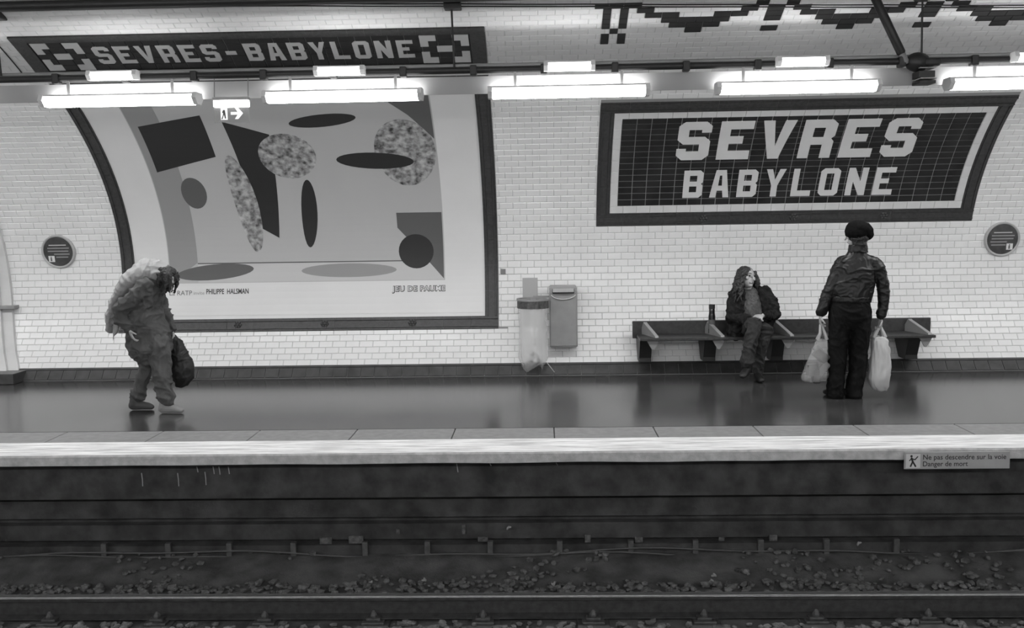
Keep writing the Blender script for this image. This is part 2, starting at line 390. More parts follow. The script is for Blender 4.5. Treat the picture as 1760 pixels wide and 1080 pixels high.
def font(txt, size, bold=0, spacing=1.0):              # flat outlines of a line of print, at the origin
    cu = bpy.data.curves.new('line', 'FONT'); cu.body = txt; cu.size = size; cu.offset = bold; cu.space_character = spacing; cu.resolution_u = 3
    o = bpy.data.objects.new('line', cu); C.objects.link(o); dg = bpy.context.evaluated_depsgraph_get()
    me = bpy.data.meshes.new_from_object(o.evaluated_get(dg)); bpy.data.objects.remove(o); return me
def letters(me, name, mt, par):                         # one part per printed letter (dots stay with their stem)
    n = len(me.vertices); up = list(range(n))
    def fd_(i):
        while up[i] != i: up[i] = up[up[i]]; i = up[i]
        return i
    for p in me.polygons:
        vs_ = list(p.vertices)
        for v in vs_[1:]: up[fd_(v)] = fd_(vs_[0])
    comp = {}
    for p in me.polygons: comp.setdefault(fd_(p.vertices[0]), []).append(p)
    gs = []
    for ps in comp.values():
        xs = [me.vertices[v].co.x for p in ps for v in p.vertices]; a, b = min(xs), max(xs)
        for g in gs:
            if min(b, g[1])-max(a, g[0]) > .5*min(b-a, g[1]-g[0]): g[0] = min(a, g[0]); g[1] = max(b, g[1]); g[2] += ps; break
        else: gs.append([a, b, list(ps)])
    for a, b, ps in sorted(gs, key=lambda g: g[0]):
        bm = bmesh.new(); mp = {}
        for p in ps:
            for v in p.vertices:
                if v not in mp: mp[v] = bm.verts.new(me.vertices[v].co)
        for p in ps:
            try: bm.faces.new([mp[v] for v in p.vertices])
            except ValueError: pass
        keep(obj(name, bm, mt, recalc=False), par)
def print_line(name, txt, u, s, size, width, h, mt, par, bold=0, spacing=1.0):
    me = font(txt, size, bold, spacing); xs = [v.co.x for v in me.vertices]; k = width/(max(xs)-min(xs)); x0 = min(xs)
    for v in me.vertices: v.co = V(u+(v.co.x-x0)*k, s+v.co.y, h)
    letters(me, 'printed_letter', mt, par)

# ------------------------------------------------------------------ moulded frames
def frame_piece(name, u0, u1, s0, s1, par, horiz, hh=.022):
    bm = bmesh.new()
    if horiz:
        w_ = s1-s0
        for a, b, h in ((0, .14, .6), (.15, .24, 1.0), (.25, .75, .55), (.76, .87, 1.0), (.88, 1, .6)): curve_poly(bm, [rect(u0+.0008, u1-.0008, s0+a*w_, s0+b*w_)], 0, hh*h)
    else:
        w_ = u1-u0
        for a, b, h in ((0, .14, .6), (.15, .24, 1.0), (.25, .75, .55), (.76, .87, 1.0), (.88, 1, .6)): curve_poly(bm, [rect(u0+a*w_, u0+b*w_, s0+.0008, s1-.0008)], 0, hh*h)
    return keep(obj(name, bm, T_FRAME), par)
def moulded(par, u0, u1, s0, s1, fw, top=True, bosses=True, L=.305):
    def run(a, b):
        n = max(1, round((b-a)/L)); return [(a+(b-a)*i/n, a+(b-a)*(i+1)/n) for i in range(n)]
    for a, b in run(u0, u1):
        frame_piece('frame_piece', a, b, s0, s0+fw, par, True)
        if top: frame_piece('frame_piece', a, b, s1-fw, s1, par, True)
    for a, b in run(s0+fw, s1-(fw if top else 0)):
        frame_piece('frame_piece', u0, u0+fw, a, b, par, False); frame_piece('frame_piece', u1-fw, u1, a, b, par, False)
    if bosses:
        n = int((u1-u0)/1.0)
        for i in range(n):
            u = u1-.98-i*1.0
            if u < u0+.2: continue
            bm = bmesh.new(); M = frame_at(u, s0+fw/2, .012)
            for k in range(6):
                a = k*math.pi/3; ball(bm, M @ Vector((.03*math.cos(a), .03*math.sin(a), 0)), .018, u=8, v=6)
            ball(bm, M @ Vector((0, 0, .004)), .02, u=8, v=6); keep(obj('rosette', bm, T_FRAME, smooth=True), par)

# ------------------------------------------------------------------ the big name sign
sg = thing('station_name_sign', 'large dark tiled station name sign with pale letters above the bench', 'sign', V(2.72, 1.8))
u0, u1, s0, s1 = SIGN; moulded(sg, u0, u1, s0, s1, .145)
keep(obj('grout_bed', CP([rect(u0+.14, u1-.14, s0+.14, s1-.14)], 0, .004), GROUT_D), sg)
iu0, iu1, is0, is1 = u0+.145, u1-.145, s0+.147, s1-.147
bu, bs = .086, .086
n = 26
for i in range(n):
    a, b = iu0+(iu1-iu0)*i/n, iu0+(iu1-iu0)*(i+1)/n
    for q0, q1 in ((is0, is0+bs), (is1-bs, is1)):
        bm = bmesh.new(); add_tile(bm, a, b, q0, q1, d_=.010, bv=.003, gap=.0006, h=.003); keep(obj('border_tile', bm, T_LET), sg)
n = 8
for i in range(n):
    a, b = is0+bs+(is1-is0-2*bs)*i/n, is0+bs+(is1-is0-2*bs)*(i+1)/n
    for q0, q1 in ((iu0, iu0+bu), (iu1-bu, iu1)):
        bm = bmesh.new(); add_tile(bm, q0, q1, a, b, d_=.010, bv=.003, gap=.0006, h=.003); keep(obj('border_tile', bm, T_LET), sg)
fu0, fu1, fs0, fs1 = iu0+bu, iu1-bu, is0+bs, is1-bs
nc, nr = 24, 15; rest = bmesh.new(); cnt = 0
cw, chh = (fu1-fu0)/nc, (fs1-fs0)/nr
cells = [(i, j) for i in range(nc) for j in range(nr)]
cells.sort(key=lambda c: -(((c[0]-11.5)/12)**2 + 0) + (0 if c[1] < 13 else .1)); random.shuffle(cells)
for i, j in cells:
    bm = bmesh.new() if cnt < 300 else rest
    add_tile(bm, fu0+i*cw, fu0+(i+1)*cw, fs0+j*chh, fs0+(j+1)*chh, d_=.008, bv=.003, gap=.0032, h=.003, tilt=random.gauss(0, .01))
    if cnt < 300: keep(obj('tile', bm, T_DARK), sg)
    cnt += 1
stuff(keep(obj('tile_field', rest, T_DARK), sg))
word('SEVRES', 1.462, 2.595, .345, .525, .112, .4325, .006, .016, sg)
word('BABYLONE', 1.577, 2.108, .212, .345, .066, .2965, .006, .016, sg)

# ------------------------------------------------------------------ the banner over the poster
bn = thing('name_banner', 'long dark tiled name banner high on the vault over the poster', 'sign', V(-2.7, 4.0))
u0, u1, s0, s1 = BANN
for a, b in ((s0, s0+.075), (s1-.085, s1)):
    n = 28
    for i in range(n):
        p, q = u0+(u1-u0)*i/n, u0+(u1-u0)*(i+1)/n
        bm = bmesh.new(); curve_poly(bm, [rect(p+.0005, q-.0005, a, b)], 0, .02); keep(obj('frame_piece', bm, T_FRAME), bn)
for a, b in ((u0, u0+.14), (u1-.14, u1)):
    for i in range(3):
        p, q = s0+.075+(s1-s0-.16)*i/3, s0+.075+(s1-s0-.16)*(i+1)/3
        bm = bmesh.new(); curve_poly(bm, [rect(a, b, p+.0005, q-.0005)], 0, .02); keep(obj('frame_piece', bm, T_FRAME), bn)
keep(obj('grout_bed', CP([rect(u0+.13, u1-.13, s0+.07, s1-.08)], 0, .004), GROUT_D), bn)
bu0, bu1, bs0, bs1 = u0+.14, u1-.14, s0+.075, s1-.085; nc, nr = 27, 5
for i in range(nc):
    for j in range(nr):
        bm = bmesh.new(); a = bu0+(bu1-bu0)*i/nc; b = bu0+(bu1-bu0)*(i+1)/nc; p = bs0+(bs1-bs0)*j/nr; q = bs0+(bs1-bs0)*(j+1)/nr
        add_tile(bm, a, b, p, q, d_=.008, bv=.003, gap=.0016 if j else .0016, h=.003, tilt=random.gauss(0, .008)); keep(obj('tile', bm, T_DARK), bn)
word('SEVRES-BABYLONE', -4.185, 4.168, .155, .262, .05, .2047, .006, .016, bn)
for ou in (-4.725, -1.095):
    cw_, ch_ = .0757, .084
    for cells in (((0, 4), (1, 4), (0, 3)), ((4, 4), (5, 4), (5, 3)), ((0, 0), (1, 0), (0, 1)), ((4, 0), (5, 0), (5, 1)), ((2, 2), (3, 2))):
        bm = bmesh.new()
        for i, j in cells: curve_poly(bm, [rect(ou+i*cw_, ou+(i+1)*cw_, 4.078+j*ch_, 4.078+(j+1)*ch_)], .006, .016)
        keep(obj('ornament', bm, T_LET), bn)

# ------------------------------------------------------------------ the poster in its moulded frame
pf = thing('ceramic_surround', 'dark moulded ceramic surround of the large curved poster', 'surround', V(-2.66, .61))
u0, u1, s0, s1 = POST; moulded(pf, u0, u1, s0, s1, .152)
keep(obj('margin', CP([rect(u0+.15, u1-.15, s0+.15, s1-.15)], 0, .005), PAPER), pf)
po = thing('poster', 'large curved exhibition poster with a dark and pale abstract print', 'poster', V(-2.66, .8))
keep(obj('sheet', CP([rect(-4.42, -.66, .80, 3.69)], .006, .009), PAPER), po)
pic = keep(obj('picture', CP([rect(-4.29, -1.097, 1.182, 3.69)], .0095, .0105), INK4), po)
def ink(loops, m_, h=.0115): o = obj('print_shape', CP(loops, .0105, h), m_, pic); o.matrix_world = Matrix.Identity(4); return o
def ell_(cu, cs, a, b, rot=0, n=28): return [(cu+a*math.cos(t)*math.cos(rot)-b*math.sin(t)*math.sin(rot), cs+a*math.cos(t)*math.sin(rot)+b*math.sin(t)*math.cos(rot)) for t in [2*math.pi*i/n for i in range(n)]]
# a plain abstract stand-in: overlapping bars, discs and wedges in greys
ink([[(-4.28, 1.19), (-3.95, 1.42), (-3.95, 3.68), (-4.28, 3.68)]], INK3)
ink([rect(-3.95, -1.11, 1.19, 1.42)], mat('print_pale', .50, .55))
ink([[(-4.2, 2.55), (-3.5, 2.75), (-3.5, 3.35), (-4.2, 3.2)]], INK, .0125); ink([ell_(-3.86, 2.27, .14, .20)], INK2, .0125)
ink([[(-3.22, 1.85), (-2.98, 1.7), (-2.85, 3.05), (-3.3, 3.25)]], INK, .0125); ink([ell_(-3.3, 2.15, .13, .62, .1)], mat('print_mottled', .26, .55, .9, 16), .0135)
ink([ell_(-2.72, 2.75, .31, .31)], mat('print_mottled', .26, .55), .0135); ink([ell_(-2.6, 2.0, .09, .42, -.08)], INK, .0125)
ink([ell_(-2.25, 3.24, .36, .09, .12)], INK, .0125)
ink([ell_(-1.78, 2.66, .42, .11, -.05)], INK, .0135); ink([ell_(-1.44, 2.78, .33, .46)], mat('print_mottled', .26, .55), .0125)
ink([[(-1.11, 2.95), (-1.11, 3.68), (-1.7, 3.68), (-1.35, 3.3)]], INK2, .0135)
ink([[(-1.11, 1.2), (-1.11, 1.98), (-1.62, 1.98), (-1.62, 1.8)]], INK2, .0125); ink([ell_(-1.42, 1.52, .2, .2)], INK, .0135)
ink([ell_(-3.75, 1.31, .45, .09, .08)], INK2, .0125); ink([ell_(-2.2, 1.31, .55, .08)], INK3, .0125)
ink([rect(-3.95, -1.3, 1.405, 1.418)], INK2, .013)
print_line('print_line', 'La RATP', -4.286, 1.045, .078, .262, .0112, INK2, po); print_line('print_line', 'invite', -4.005, 1.05, .055, .125, .0112, INK3, po)
print_line('print_line', 'PHILIPPE  HALSMAN', -3.858, 1.055, .085, .492, .0112, INK, po, .0015)
print_line('print_line', 'JEU DE PAUME', -1.708, 1.058, .085, .614, .0112, INK, po, .0065, 1.12)
print_line('print_line', 'JEU DE PAUME', -1.704, 1.0605, .080, .606, .0122, PAPER, po, .0005, 1.14)

# ------------------------------------------------------------------ lighting line over the platform
BY, BZ = 8.70, 3.035
lb = thing('lighting_beam', 'long dark pipe beam carrying the lamps along the platform', 'beam', (0, BY, BZ))
bm = bmesh.new(); tube(bm, [(-XE+.15, BY, BZ), (XE-.15, BY, BZ)], [.030, .030], 14, (0, 1, 0)); keep(obj('pipe', bm, BLACK, smooth=True), lb)
bm = bmesh.new(); tube(bm, [(-XE+.15, BY+.05, BZ+.045), (XE-.15, BY+.05, BZ+.045)], [.02, .02], 10, (0, 1, 0)); keep(obj('conduit', bm, STEELG, smooth=True), lb)
bm = bmesh.new(); box(bm, -.03, .03, -.045, .045, -.045, .045, .012); cl = obj('clamp', bm, BLACK)
for i in range(-20, 21):
    o = cl if i == -20 else link('clamp', cl.data); o.parent = lb; o.location = (i*.62+.05, 0, -.005)
for x in (-4.8, -.74, 3.33, 7.4, -8.9):
    top = 3.61; bm = bmesh.new(); tube(bm, [(x, BY+.02, BZ), (x-.012, BY+.0, top-.05)], [.009, .009], 8); keep(obj('hanger_rod', bm, BLACK), lb)
    bm = bmesh.new(); box(bm, x-.075, x+.075, BY-.09, BY+.05, top-.055, top+.02, .01); keep(obj('hanger_block', bm, BLACK), lb)
bm = bmesh.new(); ball(bm, at(1577, 107, BY), (.11, .07, .085)); box(bm, 3.25, 3.47, BY-.06, BY+.06, BZ-.05, BZ+.02, .02); keep(obj('junction_box', bm, BLACK, smooth=True), lb)
bm = bmesh.new(); a, b = at(1556, 106, BY-.02), at(1500, -12, BY+.02); tube(bm, [a+(b-a)*.13, b], [.038, .038], 14); keep(obj('strut', bm, BLACK, smooth=True), lb)
bm = bmesh.new(); tube(bm, [a, a+(b-a)*.16], [.031, .031], 14); keep(obj('strut_sleeve', bm, STEELG, smooth=True), lb)
vl = bmesh.new(); prism(vl, [(BY+.13, 2.845), (BY+.142, 2.845), (BY+.142, 3.0), (BY+.13, 3.0)], 'x', -XE+.15, XE-.15)
tag(obj('light_valance', vl, VAL), 'pale strip panel hanging between the dark beam and the lamps', 'panel')
bk = thing('hanging_bracket', 'small dark stepped bracket under the beam beside the strut', 'bracket', (3.35, BY+.02, 2.95))
for z0, z1, y0, m_ in ((2.965, 2.972, -.02, STEELL), (2.89, 2.945, .0, BLACK), (2.872, 2.882, -.05, STEELL), (2.835, 2.862, -.02, BLACK)):
    keep(obj('plate', B(3.28, 3.42, BY+y0-.06, BY+.095, z0, z1, .003), m_), bk)
LL, PITCHX = 1.435, 1.99
def lamp_meshes(L, dep, hgt, full=False):
    d = bmesh.new(); a = dep/2; z = hgt
    pr = [(-a, z*.55), (-a*.55, 0), (a*.55, 0), (a, z*.55)]
    A_ = [d.verts.new((.05, y, q)) for y, q in pr]; B_ = [d.verts.new((L-.05, y, q)) for y, q in pr]
    for i in range(3 if full else 2): d.faces.new((A_[i], B_[i], B_[i+1], A_[i+1]))
    h = bmesh.new()
    if not full: prism(h, [(a*.57, .0), (a+.004, z*.5), (a*.7, z), (a*.62, z), (a*.9, z*.5), (a*.52, .004)], 'x', .02, L-.02)
    for y0, y1 in ((-a*.72, -a*.6), (a*.6, a*.72)): box(h, .02, L-.02, y0, y1, z*.9, z*1.04)
    tp = bmesh.new(); A2 = [tp.verts.new((.05, y, q)) for y, q in ((-a, z*.55), (-a*.62, z), (a*.62, z))]; B2 = [tp.verts.new((L-.05, y, q)) for y, q in ((-a, z*.55), (-a*.62, z), (a*.62, z))]
    for i in range(2): tp.faces.new((A2[i], A2[i+1], B2[i+1], B2[i]))
    e = bmesh.new(); prism(e, [(-a-.006, z*.5), (-a*.5, -.004), (a*.5, -.004), (a+.006, z*.5), (a*.75, z+.004), (-a*.75, z+.004)], 'x', .012, .05)
    if full:
        for x in (.25, L-.25): box(h, x-.012, x+.012, -.006, .006, z, .26 if not dep > .3 else z)
    return d, h, e, tp
def make_lamp(name, label, cat, group, L, dep, hgt, full=False, top=.09, power=1.0):
    t = thing(name, label, cat, group=group); d, h, e, tp = lamp_meshes(L, dep, hgt, full)
    obj('diffuser', d, emit(f'fluorescent_diffuser_{int(power*100)}', LAMP*power) if L > 1 else emit('small_lamp_diffuser', LAMP*.7), t, recalc=False); obj('added_top_glow', tp, emit(f'vault_fill_glow_{int(top*100)}', LAMP*top), t, recalc=False); obj('housing', h, STEELL, t)  # glowing top faces are added to brighten the vault above the lamps
    c = obj('end_cap', e, mat('lamp_end_plastic', .8, .4), t); c2 = link('end_cap', c.data, None, t); c2.location.x = L; c2.scale.x = -1
    return t
def dup(root, loc, label=None, group=None):
    r = root.copy(); C.objects.link(r); r.location = loc
    if label: r['label'] = label
    if group: r['group'] = group
    for ch in root.children:
        c = ch.copy(); C.objects.link(c); c.parent = r
    return r
lp = make_lamp('fluorescent_lamp', 'long fluorescent lamp farther along the dark beam, past poster and name sign', 'lamp', 'long lamps over the platform', LL, .19, .095, True)
op = make_lamp('fluorescent_lamp', 'long fluorescent lamp over the opposite platform', 'lamp', 'lamps over the opposite platform', LL, .19, .095, True, 1.6, 1.6)
sp = make_lamp('fluorescent_lamp', 'short fluorescent lamp farther along the dark beam, past banner and strut', 'lamp', 'short lamps on the beam', .47, .12, .075)
LONG = {-2: 'long bright lamp over the outer curved edge of the poster, ending at the exit sign', -1: 'long bright lamp over the middle of the poster beside the exit sign', 0: 'long bright lamp over the plain tiles between poster and name sign', 1: 'long bright lamp straight above the SEVRES line of the big name sign', 2: 'long bright lamp starting past the stepped bracket and strut'}
SHORT = {-2: 'short bright lamp on the beam under the word SEVRES of the banner', -1: 'short bright lamp on the beam under the word BABYLONE of the banner', 0: 'short bright lamp on the beam between the banner and the frieze bars', 1: 'short bright lamp on the beam above the big name sign', 2: 'short bright lamp on the beam past the strut and junction box'}
for i in range(-6, 7):
    p = (-.455+i*PITCHX, BY-.01, 2.785)
    if -XE+.2 < p[0] < XE-LL-.2:
        if i == -6: lp.location = p
        else: dup(lp, p, LONG.get(i))
        q = (p[0]+.01, -.6, 2.80)
        if i == -6: op.location = q
        else: dup(op, q)
    p = (.035+i*PITCHX*1.01, BY-.065, 3.005)
    if i == -6: sp.location = (-XE+.6, BY-.065, 3.005)
    elif p[0] < XE-.8: dup(sp, p, SHORT.get(i))

bm = bmesh.new(); tube(bm, [(-XE+.15, -.6, 2.93), (XE-.15, -.6, 2.93)], [.035, .035], 12, (0, 1, 0))
for x in (-9, -5, -1, 3, 7, 11): tube(bm, [(x, -.6, 2.93), (x, -.6, 3.62)], [.01, .01], 6)
tag(obj('opposite_beam', bm, BLACK, smooth=True), 'dark lamp beam hanging over the opposite platform', 'beam')
ex = thing('exit_sign', 'lit emergency exit sign with running man and arrow beside a long lamp', 'sign', at(398, 180, BY))
a, b = at(366, 172, BY-.03), at(428, 172, BY-.03)
keep(obj('housing', B(a.x, b.x, BY-.06, BY+.02, a.z-.005, a.z+.02, .004), STEELL), ex)
keep(obj('lamp_body', B(a.x+.006, b.x-.006, BY-.055, BY+.015, a.z-.065, a.z-.005, .01), emit('exit_sign_light', 5)), ex)
zb = a.z-.20
keep(obj('panel', B(a.x+.004, b.x-.004, BY-.03, BY-.022, zb, a.z-.06), film('clear_acrylic', .35, .72)), ex)
PW = emit('etched_glow', 1.1)
def flat(poly, y0, y1, mt, par, name):
    bm = bmesh.new(); prism(bm, poly, 'y', y0, y1); return keep(obj(name, bm, mt), par)
cx, cz = a.x+.10, a.z-.12
flat([(cx-.035, cz+.055), (cx+.025, cz+.055), (cx+.025, cz-.055), (cx-.035, cz-.055)], BY-.034, BY-.0305, PW, ex, 'doorway')
flat([(cx-.02, cz-.05), (cx-.005, cz-.01), (cx+.002, cz-.045), (cx+.012, cz-.045), (cx+.008, cz+.0), (cx+.004, cz+.03), (cx-.012, cz+.03), (cx-.022, cz+.005), (cx-.012, cz+.005), (cx-.015, cz-.015), (cx-.03, cz-.05)], BY-.038, BY-.0345, INK2, ex, 'running_figure')
cx = a.x+.215
flat([(cx-.06, cz+.012), (cx+.0, cz+.012), (cx-.025, cz+.05), (cx+.005, cz+.05), (cx+.05, cz), (cx+.005, cz-.05), (cx-.025, cz-.05), (cx, cz-.012), (cx-.06, cz-.012)], BY-.034, BY-.0305, PW, ex, 'arrow')
for x in (a.x+.01, b.x-.01):
    bm = bmesh.new(); tube(bm, [(x, BY-.02, a.z+.01), (x, BY, BZ-.02)], [.004, .004], 6); keep(obj('hanger', bm, STEELG), ex)

# cables along the top of the vault
def run_cable(name, label, s, h, r, u0=-XE+.1, u1=XE-.1, mt=BLACK, wob=0, slope=0):
    bm = bmesh.new(); n = 40
    tube(bm, [V(u0+(u1-u0)*i/n, s+slope*(u0+(u1-u0)*i/n)+wob*math.sin(i*1.3), h) for i in range(n+1)], [r]*(n+1), 8, (0, 1, 0)); return tag(obj(name, bm, mt, smooth=True), label, 'cable')
run_cable('cable', 'lower thin black cable running along the top of the vault', 4.915, .022, .006, u0=-3.6, u1=7, wob=.002, slope=-.042)
run_cable('cable', 'upper thin black cable running along the top of the vault', 4.95, .022, .006, u0=-3.6, u1=7, wob=.003, slope=-.042)
run_cable('cable_duct', 'thick dark duct along the vault above the thin cables', 5.13, .045, .045)
bm = bmesh.new(); tube(bm, [V(-5.02, s, .012) for s in steps(3.95, 4.86, 12)], [.006]*13, 6); bm2 = bm
tag(obj('wire', bm2, BLACK), 'thin dark wire running down the vault beside the banner', 'wire')

# ------------------------------------------------------------------ wall fittings
def medallion(u, s, label, flip):
    M = frame_at(u, s, .0); t = thing('round_plaque', label, 'plaque', M.translation)
    def W(bm): bmesh.ops.transform(bm, matrix=M, verts=bm.verts); return bm
    R_ = .197
    bm = bmesh.new(); n = 40; pr = [(R_, 0), (R_, .03), (R_-.008, .042), (R_-.02, .04), (R_-.028, .028)]
    g = [[bm.verts.new((r*math.cos(2*math.pi*i/n), r*math.sin(2*math.pi*i/n), z)) for r, z in pr] for i in range(n)]
    for i in range(n):
        for k in range(len(pr)-1): bm.faces.new((g[i][k], g[(i+1) % n][k], g[(i+1) % n][k+1], g[i][k+1]))
    keep(obj('rim', W(bm), mat('plaque_rim', .40, .4)), t)
    bm = bmesh.new(); bmesh.ops.create_circle(bm, cap_ends=True, segments=40, radius=R_-.026); bmesh.ops.translate(bm, vec=(0, 0, .03), verts=bm.verts)
    r = bmesh.ops.extrude_face_region(bm, geom=bm.faces[:]); bmesh.ops.translate(bm, vec=(0, 0, -.028), verts=[v for v in r['geom'] if isinstance(v, bmesh.types.BMVert)])
    keep(obj('face', W(bm), mat('plaque_face', .055, .4, .3, 12)), t)
    for y, x0, x1, v in ((.075, -.10, .10, 0), (.04, -.12, .13, 1), (.005, -.12, .12, 1), (-.03, -.05 if not flip else -.13, .13 if not flip else .05, 1), (-.065, -.03 if not flip else -.12, .11 if not flip else .04, 1)):
        bm = bmesh.new(); box(bm, x0, x1, y-.006, y+.006, .03, .0315); keep(obj('text_line', W(bm), INK3 if v else INK4), t)
    sx = -.085 if not flip else .085
    bm = bmesh.new(); box(bm, sx-.035, sx+.035, -.12, -.05, .03, .0325); keep(obj('pictogram', W(bm), PAPER), t)
    bm = bmesh.new(); box(bm, sx-.012, sx+.004, -.11, -.07, .0325, .034); ball(bm, Vector((sx-.002, -.062, .033)), (.007, .007, .001), u=8, v=6); keep(obj('pictogram_figure', W(bm), INK2), t)
medallion(-5.556, 1.579, 'round dark plaque on the tiles between the pilaster and the poster', False)
medallion(5.168, 1.562, 'round dark plaque on the tiles beside the big name sign', True)
M = frame_at(-.43, 1.27, .006); bm = bmesh.new(); box(bm, -.028, .028, -.03, .03, 0, .012, .003); bmesh.ops.transform(bm, matrix=M, verts=bm.verts)
wp = tag(obj('small_wall_plate', bm, mat('plate_grey', .16, .5)), 'tiny grey square plate on the tiles right of the poster frame', 'plate')

# leaning pilaster at the far left
bm = bmesh.new(); n = 24; L = []
for i in range(n+1):
    s = 4.6*i/n; L.append(V(-5.84-.36*(1-math.exp(-max(0, s-.1)*1.6))-.004*s, s, 0))
for dx0, dx1, dep in ((-1.0, -.115, .085), (-.115, 0, .045)):
    pr = []
    for p in L:
        q = p + Vector((0, -dep, 0)); pr.append([bm.verts.new(c) for c in ((p.x+dx0, p.y+.05, p.z), (p.x+dx0, q.y, q.z), (p.x+dx1, q.y, q.z), (p.x+dx1, p.y+.05, p.z))])
    for a, b in zip(pr, pr[1:]):
        for i in range(4): bm.faces.new((a[i], a[(i+1) % 4], b[(i+1) % 4], b[i]))
    bm.faces.new(pr[0]); bm.faces.new(pr[-1][::-1])
pil = struct(obj('trim_1', bm, mat('pale_pilaster', .55, .5, .06, 4)))
bm = bmesh.new(); p = V(-5.9, .1); box(bm, -6.9, at(22, 645, 10.36).x, 10.36, 10.72, 0, .12, .01); obj('plinth', bm, SKIRT, pil)
bm = bmesh.new(); p = at(24, 528, 10.93); box(bm, p.x-.75, p.x+.0, p.y, p.y+.15, p.z-.025, p.z+.015, .006); obj('band', bm, STEELG, pil)

# bins
bx = thing('wall_bin', 'grey steel wall bin with curved lip beside the clear rubbish bag', 'bin', (.25, 10.7, .28))
a, b = at(944, 494, 10.62), at(993, 598, 10.62)
bm = bmesh.new(); W_ = b.x-a.x; cx = (a.x+b.x)/2
prof = [(10.62, b.z+.012), (10.635, b.z), (10.86, b.z), (11.0, a.z), (10.66, a.z), (10.625, a.z-.05)]
pr = [[bm.verts.new((cx+sx*(W_/2 if k else W_/2-.012), y+(0 if k else 0), z)) for y, z in prof] for sx in (-1, 1) for k in (1,)]
n = len(prof)
for i in range(n): bm.faces.new((pr[0][i], pr[0][(i+1) % n], pr[1][(i+1) % n], pr[1][i]))
bm.faces.new(pr[0][::-1]); bm.faces.new(pr[1]); bmesh.ops.bevel(bm, geom=[e for e in bm.edges], offset=.012, segments=3, affect='EDGES')
keep(obj('body', bm, STEELG, smooth=False), bx)
bm = bmesh.new(); box(bm, cx-.12, cx+.12, 10.60, 10.64, a.z-.072, a.z-.018, .008); keep(obj('slot', bm, INK), bx)
bm = bmesh.new(); box(bm, cx-.115, cx+.115, 10.592, 10.602, a.z-.055, a.z-.016, .003); keep(obj('flap', bm, STEELL), bx)
bm = bmesh.new(); tube(bm, [(cx+.135*math.sin(t), 10.613, a.z-.075-.06*math.cos(t)) for t in [(-1.35+2.7*i/14) for i in range(15)]], [.006]*15, 8, (0, 1, 0)); keep(obj('lip', bm, mat('bare_steel', .6, .3, metal=.6), smooth=True), bx)
rb = thing('bag_holder', 'ring holder with a clear plastic rubbish bag hanging from it', 'bin', (-.11, 10.6, .1))
rc = at(916, 520, 10.52); R_ = .172
def ringband(r0, r1, z0, z1, n=36):
    bm = bmesh.new(); g = []
    for i in range(n):
        t = 2*math.pi*i/n; g.append([bm.verts.new((rc.x+r*math.cos(t), rc.y+r*math.sin(t), z)) for r, z in ((r0, z0), (r1, z0), (r1, z1), (r0, z1))])
    for i in range(n):
        for k in range(4): bm.faces.new((g[i][k], g[(i+1) % n][k], g[(i+1) % n][(k+1) % 4], g[i][(k+1) % 4]))
    return bm
keep(obj('rim', ringband(R_-.012, R_+.006, rc.z+.022, rc.z+.045), STEELG), rb); keep(obj('band', ringband(R_-.006, R_, rc.z-.06, rc.z+.022), mat('band_dark', .07, .45, .5, 30)), rb)
keep(obj('back_plate', B(*(lambda p, q: (p.x, q.x, 10.72, 10.735, rc.z-.05, p.z))(at(898, 478, 10.72), at(924, 478, 10.72)), .004), mat('plate_pale', .36, .5)), rb)
keep(obj('arm', B(rc.x-.03, rc.x+.03, 10.66, 10.74, rc.z-.03, rc.z+.03, .004), STEELG), rb); keep(obj('wall_arm', B(rc.x-.025, rc.x+.025, 10.735, wallY(rc.z)-.004, rc.z-.03, rc.z+.02), STEELG), rb)
keep(obj('cross_bar', B(rc.x, rc.x+.26, 10.715, 10.735, rc.z+.035, rc.z+.055), STEELG), rb)
BAG = film('clear_bag_film', .75, .66, .2)
bm = bmesh.new(); n, mrow = 40, 26; g = []; zb = .10
for j in range(mrow):
    f = j/(mrow-1); z = rc.z+.015-f*(rc.z-.10); k = 1.0-.04*f-.30*max(0, (f-.84)/.16)**1.8
    g.append([bm.verts.new((rc.x+(R_-.009)*k*math.cos(t)*(1+.05*f*math.sin(5*t+f*4))+.012*noise.noise((3*math.cos(t), 3*math.sin(t), z*5)), rc.y+.03*f+(R_-.009)*k*math.sin(t)*(1+.05*f*math.sin(7*t))+.012*noise.noise((3*math.cos(t)+7, 3*math.sin(t), z*5)), z-.05*(f > .99)*math.sin(t*2))) for t in [2*math.pi*i/n for i in range(n)]])
for p, q in zip(g, g[1:]):
    for i in range(n): bm.faces.new((p[i], p[(i+1) % n], q[(i+1) % n], q[i]))
bm.faces.new(g[-1]); keep(obj('plastic_bag', bm, BAG, smooth=True), rb)
bm = bmesh.new()
for k in range(7):
    c = Vector((rc.x+random.uniform(-.07, .06), rc.y+random.uniform(-.05, .05), .13+.02*k)); ball(bm, c, (random.uniform(.025, .05), .03, random.uniform(.012, .03)), Matrix.Rotation(random.uniform(0, 3), 3, 'Y'), 8, 6)
keep(obj('litter', bm, mat('litter_paper', .4, .7, .8, 30)), rb)
bm = bmesh.new(); tube(bm, [at(938, 621, 10.45), at(953, 640, 10.42)], [.004, .003], 6); keep(obj('tie_string', bm, STEELL), rb)
bm = bmesh.new(); p = on_floor(1047, 645); 
for k in range(3): ball(bm, p+Vector((.02*(k-1), .005*k, .012+.008*(k == 1))), (.025, .02, .014), Matrix.Rotation(k*.7, 3, 'Y'), 7, 5)
tag(obj('crumpled_paper', bm, PAPER), 'small crumpled white paper lying by the skirting near the bench', 'litter')

